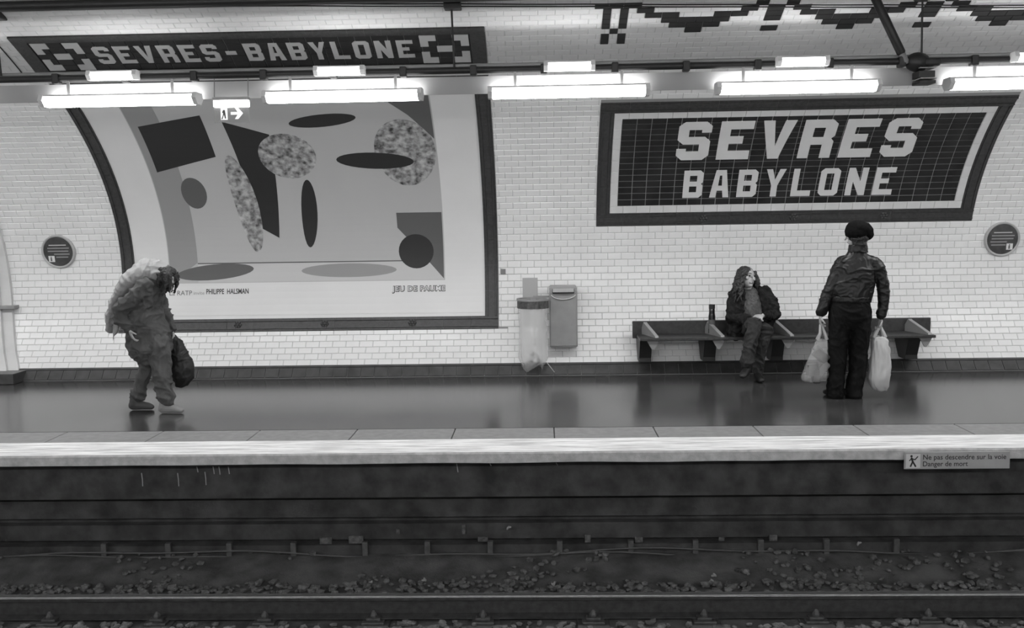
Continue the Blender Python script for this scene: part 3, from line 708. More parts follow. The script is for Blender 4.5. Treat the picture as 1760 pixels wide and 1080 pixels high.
# ------------------------------------------------------------------ bench with arm dividers
be = thing('platform_bench', 'long dark wooden wall bench with triangular grey dividers', 'bench', (2.6, 10.5, 0))
SF, SB, SZ = 10.24, 10.64, .445; bx0, bx1 = at(1087, 565, 10.68).x, at(1598, 565, 10.68).x
keep(obj('backrest', B(bx0, bx1, 10.655, 10.695, .395, .585, .006), WOOD), be)
keep(obj('seat', B(bx0+.04, at(1609, 577, SF).x, SF, SB, SZ-.03, SZ, .006), WOOD), be)
keep(obj('back_rail', B(bx0, bx1, 10.695, 10.72, .55, .575), BLACK), be)
for px in (1127.7, 1240.7, 1360, 1478.5, 1597):
    x = at(px, 577, SF+.02).x
    sk_ = .10                                          # the wing leans sideways towards the wall
    def wing(poly, t0, t1):
        bm = bmesh.new(); prism(bm, poly, 'x', t0, t1)
        for v in bm.verts: v.co.x += x - sk_*max(0, (v.co.y-SF-.02)/.38)
        return bm
    keep(obj('divider', wing([(10.645, SZ), (10.645, SZ+.07), (10.60, SZ+.13), (10.575, SZ+.12), (SF+.02, SZ+.012), (SF+.02, SZ)], -.012, .012), mat('divider_grey', .22, .5)), be)
    keep(obj('divider_edge', wing([(10.59, SZ+.137), (10.575, SZ+.127), (SF+.02, SZ+.019), (SF+.012, SZ+.004), (SF+.02, SZ+.012), (10.585, SZ+.12)], -.012, .026), mat('divider_rim', .28, .4)), be)
    bm = bmesh.new(); xm = x-.03; prism(bm, [(xm-.066, SZ-.031), (xm-.03, SZ-.095), (xm-.012, SZ-.125), (xm+.0, SZ-.13), (xm+.012, SZ-.125), (xm+.03, SZ-.10), (xm+.066, SZ-.031)], 'y', SF+.03, SF+.045); keep(obj('gusset', bm, mat('divider_grey', .22)), be)
    yb = wallY(.2)-.0
    bm = bmesh.new(); prism(bm, [(SF+.16, SZ-.03), (10.50, .20), (10.50, .155), (wallY(.155)+.0, .155), (wallY(SZ)+.0, SZ-.03)], 'x', x-.155, x-.025); keep(obj('support', bm, BLACK), be)
bo = thing('wine_bottle', 'dark glass bottle standing on the bench beside the seated person', 'bottle', at(1223.5, 577, 10.56))
p = Vector((at(1223.5, 560, 10.56).x, 10.56, SZ+.002)); pr = [(.0, 0), (.036, 0), (.038, .01), (.038, .17), (.034, .19), (.032, .21), (.031, .275), (.028, .28), (0, .28)]
z_top = at(1223, 525, 10.56).z-SZ; k = z_top/.28; n = 18; bm = bmesh.new(); g = [[bm.verts.new(p+Vector((r*math.cos(2*math.pi*i/n), r*math.sin(2*math.pi*i/n), z*k))) for i in range(n)] for r, z in pr[1:-1]]
for a, b in zip(g, g[1:]):
    for i in range(n): bm.faces.new((a[i], a[(i+1) % n], b[(i+1) % n], b[i]))
bm.faces.new(g[0][::-1]); bm.faces.new(g[-1]); keep(obj('glass_body', bm, mat('dark_glass', .012, .12), smooth=True), bo)
bm = bmesh.new(); tube(bm, [p+Vector((0, 0, .245*k)), p+Vector((0, 0, .287*k))], [.034, .034], 14, cap=False); keep(obj('cap', bm, BLACK), bo)
bm = bmesh.new(); tube(bm, [p+Vector((0, 0, .05*k)), p+Vector((0, 0, .14*k))], [.0385, .0385], 18, cap=False); keep(obj('paper_label', bm, INK2), bo)

# ------------------------------------------------------------------ warning plate on the nosing
wpz = thing('warning_plate', 'grey warning plate with pictogram on the platform nosing above the track', 'sign', (3.02, EDGE, -.1))
x0, x1 = 2.645, 3.408; yf = EDGE-.028
keep(obj('plate', B(x0, x1, yf, yf+.012, -.146, -.018, .004), mat('plate_warning', .34, .45, .06, 10)), wpz)
keep(obj('fixing_bracket', B(x0+.05, x1-.05, yf+.012, EDGE+.02, -.075, -.03), BLACK), wpz)
keep(obj('border', B(x0+.012, x0+.115, yf-.002, yf, -.136, -.032), mat('plate_pictogram', .55, .5)), wpz)
cx, cz = x0+.062, -.084
fg = bmesh.new(); ball(fg, Vector((cx-.012, yf-.003, cz+.036)), (.009, .002, .009), u=10, v=6)
for a, b, r in (((-.012, .024), (-.002, -.004), .007), ((-.002, -.004), (.02, -.042), .006), ((-.002, -.004), (-.018, -.042), .006), ((-.008, .018), (.014, .01), .004), ((.014, .01), (.034, .034), .004), ((-.01, .02), (-.026, .002), .004)):
    tube(fg, [(cx+a[0], yf-.003, cz+a[1]), (cx+b[0], yf-.003, cz+b[1])], [(r, .002), (r, .002)], 6)
keep(obj('figure', fg, INK), wpz)
for txt, z, wd in (('Ne pas descendre sur la voie', -.074, .60), ('Danger de mort', -.124, .325)):
    me = font(txt, .052, .0006); xs = [v.co.x for v in me.vertices]; k = wd/(max(xs)-min(xs)); m0 = min(xs)
    for v in me.vertices: v.co = Vector((x0+.135+(v.co.x-m0)*k, yf-.0012, z+v.co.y))
    letters(me, 'printed_letter', INK, wpz)

# ------------------------------------------------------------------ track
RY, RZ = 6.3726, -.82
rl = thing('rail', 'worn steel rail with bright head running along the ballast', 'rail', (0, RY+.033, RZ-.15))
c = RY+.033
bm = bmesh.new(); prism(bm, [(c-.033, RZ-.006), (c-.028, RZ-.001), (c+.028, RZ-.001), (c+.033, RZ-.006), (c+.033, RZ-.032), (c+.009, RZ-.042), (c+.009, RZ-.128), (c+.065, RZ-.142), (c+.065, RZ-.150), (c-.065, RZ-.150), (c-.065, RZ-.142), (c-.009, RZ-.128), (c-.009, RZ-.042), (c-.033, RZ-.032)], 'x', -XE+.15, XE-.15); keep(obj('rail_body', bm, RUST), rl)
bm = bmesh.new(); prism(bm, [(c-.0335, RZ-.010), (c-.031, RZ-.003), (c-.026, RZ), (c+.012, RZ), (c+.012, RZ-.002), (c-.024, RZ-.002), (c-.0325, RZ-.010)], 'x', -XE+.15, XE-.15); keep(obj('running_surface', bm, SHINE), rl)
FP = .7435; f0 = -.42
def fastener():
    bm = bmesh.new(); box(bm, -.075, .075, -.13, .13, -.165, -.150, .004); box(bm, -.05, .05, -.105, -.045, -.150, -.128, .008); box(bm, -.05, .05, .045, .105, -.150, -.128, .008)
    for y in (-.08, .08):
        tube(bm, [(0, y, -.128), (0, y, -.092)], [.016, .014], 8); tube(bm, [(0, y, -.125), (0, y, -.112)], [.027, .027], 6)
    return bm
fo = obj('rail_fastener', fastener(), mat('fastener_steel', .05, .6, .4, 30)); sl = None
for i in range(-10, 11):
    o = fo if i == -10 else link('rail_fastener', fo.data); o.parent = rl; o.location = (f0+i*FP, 0, .15)
    bm = None
bm = bmesh.new(); box(bm, -.11, .11, -2.3, .42, -.13, 0, .01); sl = obj('sleeper', bm, mat('oiled_timber', .045, .85, .4, 12, .3, 60)); sl.parent = None
for i in range(-10, 11):
    o = sl if i == -10 else link('sleeper', sl.data); o.location = (f0+i*FP, c, RZ-.165)
    tag(o, 'dark timber sleeper bedded in ballast under the rail', 'sleeper', 'sleepers under the rail')
# ballast: a few base shapes, 300 stones as parts, the rest joined
def stone_mesh(k):
    bm = bmesh.new(); bmesh.ops.create_icosphere(bm, subdivisions=1, radius=1); rr = random.Random(k)
    for v in bm.verts: v.co *= rr.uniform(.7, 1.15); v.co.z *= .75
    return bm
stones = []
for k in range(6):
    me = bpy.data.meshes.new('stone'); b = stone_mesh(k); b.to_mesh(me); b.free(); me.materials.append(STONE); stones.append(me)
def ground(x, y):
    z = -.985 + .02*noise.noise((x*2.2, y*3, 0))
    if y > 6.55: z += .02*min(1, (y-6.55)/.3) + .085*max(0, min(1, (y-7.0)/.35))
    return z
gb = bmesh.new(); nx, ny = 220, 34; g = [[gb.verts.new((-8+16*i/nx, 5.2+2.32*j/ny, ground(-8+16*i/nx, 5.2+2.32*j/ny)-.012+.01*noise.noise((i*.9, j*.9, 3)))) for j in range(ny+1)] for i in range(nx+1)]
for i in range(nx):
    for j in range(ny): gb.faces.new((g[i][j], g[i+1][j], g[i+1][j+1], g[i][j+1]))
bal = obj('ballast_bed', gb, DUST, bed, smooth=True); stuff(bal)
def pose(x, y, r): return Matrix.Translation((x, y, ground(x, y)+r*.15)) @ Matrix.Rotation(random.uniform(0, 6.3), 4, 'Z') @ Matrix.Rotation(random.uniform(-.6, .6), 4, 'X') @ Matrix.Diagonal((r*random.uniform(.8, 1.3), r*random.uniform(.7, 1.1), r*random.uniform(.7, 1.1), 1))
k = 0
while k < 300:
    x = random.uniform(-4.0, 4.0); y = random.uniform(6.12, 6.31) if k < 230 else random.uniform(6.49, 6.75); r = random.uniform(.02, .036)
    if abs(((x-f0+FP/2) % FP)-FP/2) < .12 and random.random() < .8: continue
    o = link('stone', stones[k % 6], None, bed); o.matrix_world = pose(x, y, r); k += 1
sb = bmesh.new()
for k in range(5200):
    x = random.uniform(-7.5, 7.5); y = random.choice((random.uniform(5.6, 6.31), random.uniform(6.48, 7.0), random.uniform(6.48, 7.15), random.uniform(6.48, 7.42)))
    if y > 6.95 and noise.noise((x*1.3, y*2, 4)) > -.05: continue
    if abs(((x-f0+FP/2) % FP)-FP/2) < .11 and y < 6.5: continue
    sb.from_mesh(stones[k % 6]); M = pose(x, y, random.uniform(.014, .038)); sb.verts.ensure_lookup_table()
    for v in sb.verts[-12:] if len(stones[k % 6].vertices) == 12 else sb.verts[-len(stones[k % 6].vertices):]: v.co = M @ v.co
stuff(obj('stone_field', sb, STONE, bed, recalc=False))
for i, (px, py) in enumerate(((728, 998), (636, 1003), (873, 908), (1226, 990), (950, 1005), (1475, 935), (1222, 1000))):
    p = at(px, py, 6.7 if py > 960 else 7.36); 
    if py > 960: p = on_floor(px, py, -.95)
    bm = bmesh.new(); 
    for q in range(2): ball(bm, p+Vector((.01*q, 0, .006*q)), (.02, .012, .009), Matrix.Rotation(i+q, 3, 'Y'), 6, 4)
    tag(obj('paper_scrap', bm, mat('scrap_grey', .25, .8)), 'small pale scrap of litter lying among the dark ballast' if py > 960 else 'small pale scrap caught on the dark face under the platform', 'litter', 'scraps on the ballast' if py > 960 else 'scraps on the platform face')
# cables clipped under the platform
bm0 = bmesh.new(); box(bm0, -.022, .022, -.02, .02, -.075, .075, .004); cm0 = obj('cable_clip', bm0, mat('clip_steel', .07, .6, .3, 20), face)
cpx = [505, 628, 735, 843, 962, 1084, 1195, 1307, 395, 290, 180, 1420, 1540]
for i, px in enumerate(cpx):
    o = cm0 if i == 0 else link('cable_clip', cm0.data, None, face); p = at(px, 946-.006*(px-880), 7.40); o.location = (p.x, 7.40, p.z)
for i, (dz, lab) in enumerate(((.03, 'upper'), (0, 'middle'), (-.035, 'lower'))):
    bm = bmesh.new(); pts = []
    for k in range(81):
        x = -6+12*k/80; pts.append((x, 7.385-.004*i, -.905+dz+.022*math.sin(x*1.6+i*1.1)-.012*math.cos(x*4.1+i)))
    tube(bm, pts, [.009]*81, 6, (0, 1, 0)); tag(obj('track_cable', bm, mat('cable_grey', .05, .5)), f'{lab} of the thin cables sagging below the platform edge', 'cable')
for px, y0, y1 in ((243, 814, 836), (305, 814, 836), (352, 812, 834), (338, 803, 812), (366, 803, 815), (376, 803, 816), (392, 803, 815), (785, 798, 812), (842, 797, 801), (956, 796, 800)):
    a, b = at(px, y0, 7.296), at(px+2, y1, 7.296); bm = bmesh.new(); tube(bm, [(a.x, 7.299, a.z), (a.x+.004, 7.299, (a.z+b.z)/2), (b.x, 7.299, b.z)], [(.004, .003)]*3, 6); obj('lime_streak', bm, LIME, face)
for px, py, ww, hh_ in ((612, 928, 26, 14), (560, 930, 22, 12), (830, 927, 18, 9), (1010, 926, 10, 14), (1098, 928, 14, 10), (1329, 925, 14, 11), (797, 910, 7, 18), (684, 914, 6, 9), (1240, 927, 10, 6)):
    a = at(px, py, 7.42); k = 7.42/F; obj('mortar_patch', B(a.x-ww*k/2, a.x+ww*k/2, 7.412, 7.43, a.z-hh_*k/2, a.z+hh_*k/2, .004), mat('old_mortar', .09, .9, .5, 40), face)

# ------------------------------------------------------------------ people
SKIN = mat('skin', .44, .5, .08, 30); HAIR = mat('dark_hair', .03, .5, .6, 60, .6, 110); HAIRW = mat('wavy_hair', .035, .5, .7, 70, .8, 90)
LEATHER = mat('black_leather', .008, .42, .3, 20, .08, 40, spec=.4); BLK = mat('black_trousers', .007, .8, .3, 20, .2, 60, spec=.15)
FELT = mat('black_felt', .006, .95, .2, 40, .3, 120, spec=.1); SHOE = mat('black_shoe', .012, .45); 
JACKET = mat('dark_wool_jacket', .018, .9, .7, 20, .4, 60, spec=.15); SHIRT = mat('grey_patterned_shirt', .085, .8, .45, 40, .3, 60); JEANS = mat('dark_denim', .026, .85, .4, 14, .35, 50)
COAT = mat('grey_green_coat', .075, .85, .3, 8, .35, 40); CLOTH = mat('pale_head_cloth', .32, .85, .18, 8, .35, 40); TROU = mat('grey_trousers', .085, .85, .3, 8, .35, 40); SHOEG = mat('pale_shoe', .26, .7); DBAG = mat('dark_bag_fabric', .016, .6, .3, 12, .3, 40)
EYE = mat('eye_dark', .01, .2); LIP = mat('lip', .16, .5)
def hand(bm, wrist, d, n, side, curl=.5, size=1.0):
    d = Vector(d).normalized(); n = Vector(n); n = (n-d*n.dot(d)).normalized(); t = d.cross(n)*side; k = size
    tube(bm, [wrist-d*.02, wrist+d*.02*k, wrist+d*.055*k, wrist+d*.09*k], [(.024, .019), (.030*k, .016*k), (.040*k, .016*k), (.038*k, .013*k)], 12, t)
    for i, (off, ln) in enumerate(((.030, .070), (.010, .078), (-.011, .072), (-.030, .056))):
        p = wrist + d*(.085-.004*abs(i-1))*k + t*off*k; a = curl*.5; pts = [p]; dd = d
        for sgl in (.44, .32, .24):
            dd = (d*math.cos(a) + n*math.sin(a)); p = p + dd*ln*sgl*k; pts.append(p); a += curl
        tube(bm, pts, [.0095*k, .009*k, .0082*k, .0072*k], 8)
    p = wrist + d*.028*k + t*.032*k; q = p + (d*.62+t*.62+n*.45).normalized()*.038*k; r = q + (d*.75+t*.2+n*.62).normalized()*.032*k
    tube(bm, [wrist+d*.012*k+t*.012*k, p, q, r], [.016*k, .013*k, .0105*k, .0085*k], 8)
def head(bm, c, fd, up=(0, 0, 1), k=1.0):              # skull, jaw, nose, brow, ears; fd = where the face looks
    f = Vector(fd).normalized(); u = Vector(up); u = (u-f*u.dot(f)).normalized(); s = f.cross(u)
    R = Matrix((s, f, u)).transposed()
    def L(x, y, z): return c + (s*x + f*y + u*z)*k
    ball(bm, L(0, -.012, .022), (.074*k, .092*k, .088*k), R); ball(bm, L(0, .018, -.045), (.056*k, .064*k, .066*k), R)
    ball(bm, L(0, .055, -.088), (.026*k, .022*k, .020*k), R)
    tube(bm, [L(0, .082, .022), L(0, .100, -.012), L(0, .112, -.032)], [(.008*k, .008*k), (.011*k, .011*k), (.017*k, .012*k)], 8, s)
    tube(bm, [L(-.04, .064, .030), L(0, .082, .036), L(.04, .064, .030)], [.012*k]*3, 8); tube(bm, [L(-.022, .074, -.062), L(0, .083, -.060), L(.022, .074, -.062)], [.008*k]*3, 8)
    for x in (-1, 1):
        ball(bm, L(.046*x, .052, -.012), (.02*k, .02*k, .02*k), R, 10, 6); ball(bm, L(.076*x, -.012, -.008), (.010*k, .02*k, .032*k), R, 10, 6)
    return L, R
def face_parts(L, R, par, k=1.0):
    for x in (-1, 1):
        bm = bmesh.new(); ball(bm, L(.031*x, .073, .010), (.013*k, .009*k, .008*k), R, 10, 8); keep(obj('eye', bm, EYE, smooth=True), par)
        bm = bmesh.new(); tube(bm, [L(.016*x, .083, .034), L(.034*x, .078, .038), L(.052*x, .062, .031)], [.005*k]*3, 6); keep(obj('eyebrow', bm, HAIR, smooth=True), par)
    bm = bmesh.new(); tube(bm, [L(-.025, .073, -.061), L(0, .088, -.060), L(.025, .073, -.061)], [(.006*k, .006*k)]*3, 8); keep(obj('lips', bm, LIP, smooth=True), par)
def shoe(bm, heel, d, L_=.27, w_=.046):
    d = Vector(d).normalized(); h = Vector(heel)
    tube(bm, [h+d*.03+Vector((0, 0, .045)), h+d*.10+Vector((0, 0, .046)), h+d*.18+Vector((0, 0, .036)), h+d*(L_-.035)+Vector((0, 0, .027))], [(.037, .044), (.040, .045), (w_, .034), (.038, .025)], 12, Vector((0, 0, 1)).cross(d))
    tube(bm, [h+d*.05+Vector((0, 0, .05)), h+d*.05+Vector((0, 0, .10))], [(.042, .046), (.040, .042)], 12)

# --- the standing man, seen from behind
YM = 9.12
P = lambda x, y, Y=YM: at(x, y, Y)
man = thing('person', 'person in black leather jacket and beret standing with two plastic bags', 'person', (2.83, YM, 0))
lw, rw = P(1410.5, 541), P(1513.5, 546)
body = bmesh.new()
L, R = head(body, P(1472, 405, YM+.0), (-.72, .68, -.05)); tube(body, [P(1474, 418), P(1473, 440)], [.058, .062])
tube(body, [P(1472, 445), P(1469, 480), P(1463, 515), P(1461, 538)], [(.13, .08), (.16, .10), (.15, .095), (.165, .105)])
for a, b, c_ in (((1443, 456), (1424, 503), lw), ((1508, 457), (1519, 505), rw)): tube(body, [P(*a), P(*b), c_], [.05, .04, .026])
for hx, kx, ax in ((1443, 1438, 1435), (1478, 1473, 1467)): tube(body, [P(hx, 545), P(kx, 610), P(ax, 668)], [.08, .06, .045])
hand(body, lw+Vector((0, 0, -.005)), (.02, .12, -1), (.9, -.1, 0), 1, .85, .9); hand(body, rw+Vector((0, 0, -.005)), (.0, .12, -1), (-.9, -.1, 0), -1, .85, .9)
blob('body', body, .0055, SKIN, man, 3); face_parts(L, R, man)
jk = bmesh.new()
tube(jk, [P(1474, 432), P(1473, 445), P(1471, 462), P(1467, 488), P(1463, 505), P(1462, 513)], [(.075, .07), (.135, .095), (.187, .118), (.195, .125), (.197, .125), (.188, .12)], 20)
tube(jk, [P(1446, 452), P(1473, 446), P(1505, 453)], [(.066, .066), (.075, .075), (.066, .066)], 14, (0, 1, 0))
tube(jk, [P(1446, 455), P(1434, 480), P(1423, 505), P(1414, 530), lw+Vector((.002, 0, .015))], [.070, .064, .056, .051, .046], 14)
tube(jk, [P(1506, 456), P(1515, 480), P(1519, 505), P(1517, 530), rw+Vector((0, 0, .015))], [.070, .063, .055, .050, .046], 14)
blob('jacket', jk, .007, LEATHER, man, 3, .009, 9, (1, .8, 1.3), 1)
bm = bmesh.new(); tube(bm, [P(1462, 510), P(1461.5, 519)], [(.196, .128), (.190, .124)], 24, cap=False); blob('jacket_waistband', bm, .007, LEATHER, man, 2, .005, 16)
bm = bmesh.new(); tube(bm, [P(1474, 434), P(1474.5, 421)], [(.092, .082), (.082, .076)], 20, cap=False); blob('jacket_collar', bm, .006, LEATHER, man, 2, .006, 14)
tr = bmesh.new()
tube(tr, [P(1461, 512), P(1461, 532), P(1461, 548)], [(.178, .115), (.198, .130), (.19, .13)], 20)
for hx, kx, ax in ((1443, 1439, 1435.5), (1479, 1474.5, 1467.5)):
    tube(tr, [P(hx, 543), P(hx-1, 570), P(kx, 605), P(kx-1, 640), P(ax, 668), P(ax, 680)], [(.098, .112), (.094, .105), (.086, .092), (.080, .086), (.078, .09), (.082, .098)], 16)
blob('trousers', tr, .008, BLK, man, 3, .009, 9, (1, 1, .8), 3)
for ax in (1435, 1467):
    bm = bmesh.new(); p = P(ax, 684); shoe(bm, (p.x-.005, YM-.07, 0), (-.1 if ax < 1450 else .12, 1, 0), .28); blob('shoe', bm, .006, SHOE, man, 3)
bm = bmesh.new(); ball(bm, P(1474, 398, YM), (.112, .125, .095)); ball(bm, P(1478, 393.5, YM), (.122, .13, .075), Matrix.Rotation(.25, 3, 'Y')); ball(bm, P(1488, 402, YM), (.066, .10, .06)); blob('beret', bm, .007, FELT, man, 4, .006, 8)
bm = bmesh.new(); ball(bm, P(1476, 408, YM-.01), (.092, .10, .065)); ball(bm, P(1477, 419, YM-.03), (.066, .062, .05)); blob('hair', bm, .007, HAIR, man, 3, .008, 30)
# --- his two plastic bags
def carrier(name, label, top, secs, mt, seed, film_=False):
    t = thing(name, label, 'bag', (secs[-1][0].x, secs[-1][0].y, secs[-1][0].z))
    bm = bmesh.new(); n = 36; g = []
    for j, (c_, a, b) in enumerate(secs):
        ring_ = []
        for i in range(n):
            th = 2*math.pi*i/n; q = Vector((abs(math.cos(th))**.75*math.copysign(1, math.cos(th))*a, abs(math.sin(th))**.75*math.copysign(1, math.sin(th))*b, 0))
            ring_.append(bm.verts.new(c_+q))
        g.append(ring_)
    for p, q in zip(g, g[1:]):
        for i in range(n): bm.faces.new((p[i], p[(i+1) % n], q[(i+1) % n], q[i]))
    bm.faces.new(g[-1])
    if not film_: bm.faces.new(g[0][::-1])
    bmesh.ops.subdivide_edges(bm, edges=bm.edges[:], cuts=2, use_grid_fill=True, smooth=.2)
    bm.normal_update(); sd = Vector((seed*2.2, seed, 0))
    for v in bm.verts:
        p = Vector((v.co.x*16, v.co.y*16, v.co.z*9))+sd; r_ = 1-2*abs(noise.noise(p)); v.co += v.normal*(.010*r_+.007*noise.noise(p*2.6))
    keep(obj('sack', bm, mt, smooth=True), t)
    c0_, a0, b0 = secs[0]
    for sy in (-1, 1):
        bm = bmesh.new(); y = sy*b0*.5
        tube(bm, [c0_+Vector((-a0*.85, y, -.01)), c0_+Vector((-a0*.35, y*.7, .05))*1, top+Vector((-.006, sy*.008, -.012)), top+Vector((0, sy*.006, .0)), top+Vector((.006, sy*.008, -.012)), c0_+Vector((a0*.45, y*.7, .05)), c0_+Vector((a0*.85, y, -.01))], [(.006, .016), (.005, .013), (.005, .009), (.005, .009), (.005, .009), (.005, .013), (.006, .016)], 8, (0, 1, 0))
        keep(obj('handle', bm, mt if not film_ else mat('bag_handle', .5, .35), smooth=True), t)
    return t
WB = mat('white_bag_plastic', .52, .35, .05, 9)
tl, tr_ = P(1411, 556), P(1513.5, 561)
carrier('white_carrier_bag', 'plain white full plastic carrier bag in right hand of the standing person', tr_, [(P(1511, 578), .062, .045), (P(1512, 586), .080, .062), (P(1513, 605), .088, .075), (P(1512, 630), .100, .085), (P(1510, 650), .104, .088), (P(1511, 664), .090, .078), (P(1513, 672), .055, .05)], WB, 2)
cb = carrier('clear_carrier_bag', 'see-through crumpled plastic carrier bag in left hand of the standing person', tl, [(P(1413, 582), .050, .03), (P(1412, 590), .066, .05), (P(1408, 610), .088, .07), (P(1403, 632), .112, .085), (P(1400, 648), .130, .092), (P(1400, 655), .105, .08)], film('clear_carrier_film', .8, .74, .15), 5, True)
for k, (x, y, a, b, c_, v) in enumerate(((1411, 612, .045, .04, .07, .04), (1396, 636, .05, .05, .055, .02), (1413, 634, .035, .04, .075, .14), (1402, 646, .07, .05, .03, .06), (1407, 602, .03, .03, .05, .18))):
    bm = bmesh.new(); q = P(x, y); box(bm, -a, a, -b, b, -c_, c_, .012); bmesh.ops.rotate(bm, matrix=Matrix.Rotation(k*.8-.9, 3, 'Y'), verts=bm.verts); bmesh.ops.translate(bm, vec=q, verts=bm.verts); keep(obj('packed_item', bm, mat(f'packed_item_{k}', v, .5)), cb)

# --- the seated person
YW = 10.42
Q = lambda x, y, Y=YW: at(x, y, Y)
wo = thing('person', 'person with long wavy hair sitting on the bench in a dark jacket', 'person', (2.2, 10.3, 0))
body = bmesh.new(); hc = Q(1284, 477, 10.36)
L, R = head(body, hc, (.50, -.85, .10), (.14, 0, 1)); tube(body, [Q(1283, 486, 10.38), Q(1285, 505, 10.42)], [.05, .058])
tube(body, [Q(1288, 508), Q(1289, 535), Q(1290, 560), Q(1291, 573)], [(.14, .085), (.15, .095), (.15, .095), (.16, .11)])
hl, hr = Q(1291, 549, 10.13), Q(1312, 543, 10.13)
el, er = Q(1256, 547, 10.30), Q(1331, 540, 10.28)
tube(body, [Q(1262, 507), el, hl], [.048, .04, .026]); tube(body, [Q(1319, 500), er, hr], [.048, .04, .026])
hand(body, hl, (1, -.25, .12), (.1, -.2, -1), -1, .5, .85); hand(body, hr, (-1, -.3, -.02), (-.2, .3, -1), 1, .55, .85)
k1, k2 = Q(1297, 557, 9.94), Q(1317, 568, 10.02)
a1, a2 = Q(1284, 624, 9.92), Q(1302, 642, 10.12)
tube(body, [Q(1282, 572, 10.42), k1, a1], [.07, .052, .038]); tube(body, [Q(1303, 572, 10.42), k2, a2], [.07, .052, .038])
blob('body', body, .0055, SKIN, wo, 2); face_parts(L, R, wo)
bm = bmesh.new(); tube(bm, [Q(1287, 505, 10.40), Q(1290, 525, 10.36), Q(1291, 545, 10.36), Q(1291, 562, 10.40)], [(.10, .085), (.125, .10), (.13, .11), (.14, .11)], 18); blob('shirt', bm, .009, SHIRT, wo, 3, .012, 14, (1, 1, .7), 2)
jk = bmesh.new()
tube(jk, [Q(1276, 503), Q(1268, 525, 10.40), Q(1266, 550, 10.40), Q(1265, 573, 10.38)], [(.07, .10), (.085, .13), (.092, .14), (.095, .14)], 16); tube(jk, [Q(1306, 501), Q(1316, 520, 10.40), Q(1318, 545, 10.40), Q(1315, 566, 10.40)], [(.06, .10), (.082, .13), (.085, .14), (.08, .13)], 16)
tube(jk, [Q(1290, 503, 10.50), Q(1291, 535, 10.52), Q(1291, 572, 10.52)], [(.15, .06), (.18, .07), (.18, .08)], 18)
tube(jk, [Q(1264, 505), Q(1258, 525, 10.36), el, Q(1273, 550, 10.20), hl-Vector((.02, 0, 0))], [.068, .068, .066, .058, .048], 14); tube(jk, [Q(1316, 499), Q(1325, 518, 10.36), er, Q(1323, 543, 10.20), hr+Vector((.022, 0, 0))], [.068, .068, .066, .058, .046], 14)
blob('jacket', jk, .008, JACKET, wo, 3, .018, 8, (1, 1, 1.1), 5)
tr = bmesh.new(); tube(tr, [Q(1279, 570, 10.45), Q(1302, 570, 10.45)], [(.115, .10), (.115, .10)], 14, (0, 1, 0))
tube(tr, [Q(1282, 570, 10.42), Q(1291, 562, 10.18), k1, Q(1292, 580, 9.93), Q(1287, 604, 9.93), a1], [.092, .088, .078, .070, .066, .074], 14)
tube(tr, [Q(1304, 570, 10.42), Q(1312, 569, 10.18), k2, Q(1310, 592, 10.04), Q(1305, 616, 10.08), a2+Vector((0, 0, .02))], [.092, .084, .072, .058, .052, .056], 14)
blob('trousers', tr, .008, JEANS, wo, 3, .014, 9, (1, 1, 1), 7)
for a_, dd in ((a1, (-.5, -.9, -.12)), (a2, (.05, -1, 0))):
    bm = bmesh.new(); d = Vector(dd).normalized(); h = Vector((a_.x, a_.y, 0))-d*.06; 
    if a_ is a1: h.z = max(.0, a1.z-.12)
    shoe(bm, h, dd, .25, .042); blob('shoe', bm, .006, SHOE, wo, 3)
hb = bmesh.new(); f = Vector((.50, -.85, .10)).normalized()
ball(hb, hc-f*.026+Vector((-.006, 0, .040)), (.092, .098, .082)); ball(hb, hc-f*.045+Vector((0, 0, -.01)), (.098, .09, .11))
rs = random.Random(3)
for i in range(60):
    th = rs.uniform(-2.0, 2.02); ax = (-f).xy; ang = math.atan2(ax.y, ax.x)+th; dr = Vector((math.cos(ang), math.sin(ang), 0))
    p0 = hc+dr*.075+Vector((0, 0, .055)); ln = rs.uniform(.20, .31); pts = []; ph = rs.uniform(0, 6)
    for q in range(8):
        e = q/7; pts.append(p0+dr*(.03*math.sin(e*2)+.035*e)+Vector((.020*math.sin(e*11+ph), .018*math.cos(e*10+ph), -ln*e)))
    tube(hb, pts, [.016, .018, .018, .016, .016, .014, .012, .008], 7)
blob('hair', hb, .0055, HAIRW, wo, 1, .006, 40, (1, 1, .4), 3)

# --- the bent walker
YK = 8.78
K = lambda x, y, Y=YK: at(x, y, Y)
wk = thing('person', 'hunched person walking past the poster with a pale cloth over the back', 'person', (-3.6, YK, 0))
body = bmesh.new(); fd = (.8, -.12, -.62)
L, R = head(body, K(281, 482), fd, (.55, 0, .8)); tube(body, [K(274, 480), K(258, 492)], [.055, .065])
tube(body, [K(258, 492), K(246, 520), K(250, 555), K(257, 575)], [(.10, .14), (.12, .16), (.115, .15), (.12, .15)], 14, (1, 0, 0))
sl_, el_, wl_ = K(250, 492, YK-.16), K(205, 533, YK-.2), K(222, 566, YK-.17)
sr_, er_, wr_ = K(262, 494, YK+.15), K(280, 535, YK+.2), K(294, 568, YK+.16)
tube(body, [sl_, el_, wl_], [.045, .038, .026]); tube(body, [sr_, er_, wr_], [.045, .038, .026])
hand(body, wl_, (.4, -.1, -1), (.6, .3, .2), 1, .5, .95); hand(body, wr_, (.25, .05, -1), (-.5, -.5, 0), -1, .9, .95)
kr, ar = K(250, 637, YK+.06), K(236, 684, YK+.08); kf, af = K(278, 640, YK-.08), K(287, 690, YK-.08)
tube(body, [K(254, 578, YK+.07), kr, ar], [.062, .040, .032]); tube(body, [K(264, 578, YK-.07), kf, af], [.07, .046, .034])
blob('body', body, .006, SKIN, wk, 2); face_parts(L, R, wk)
ct = bmesh.new()
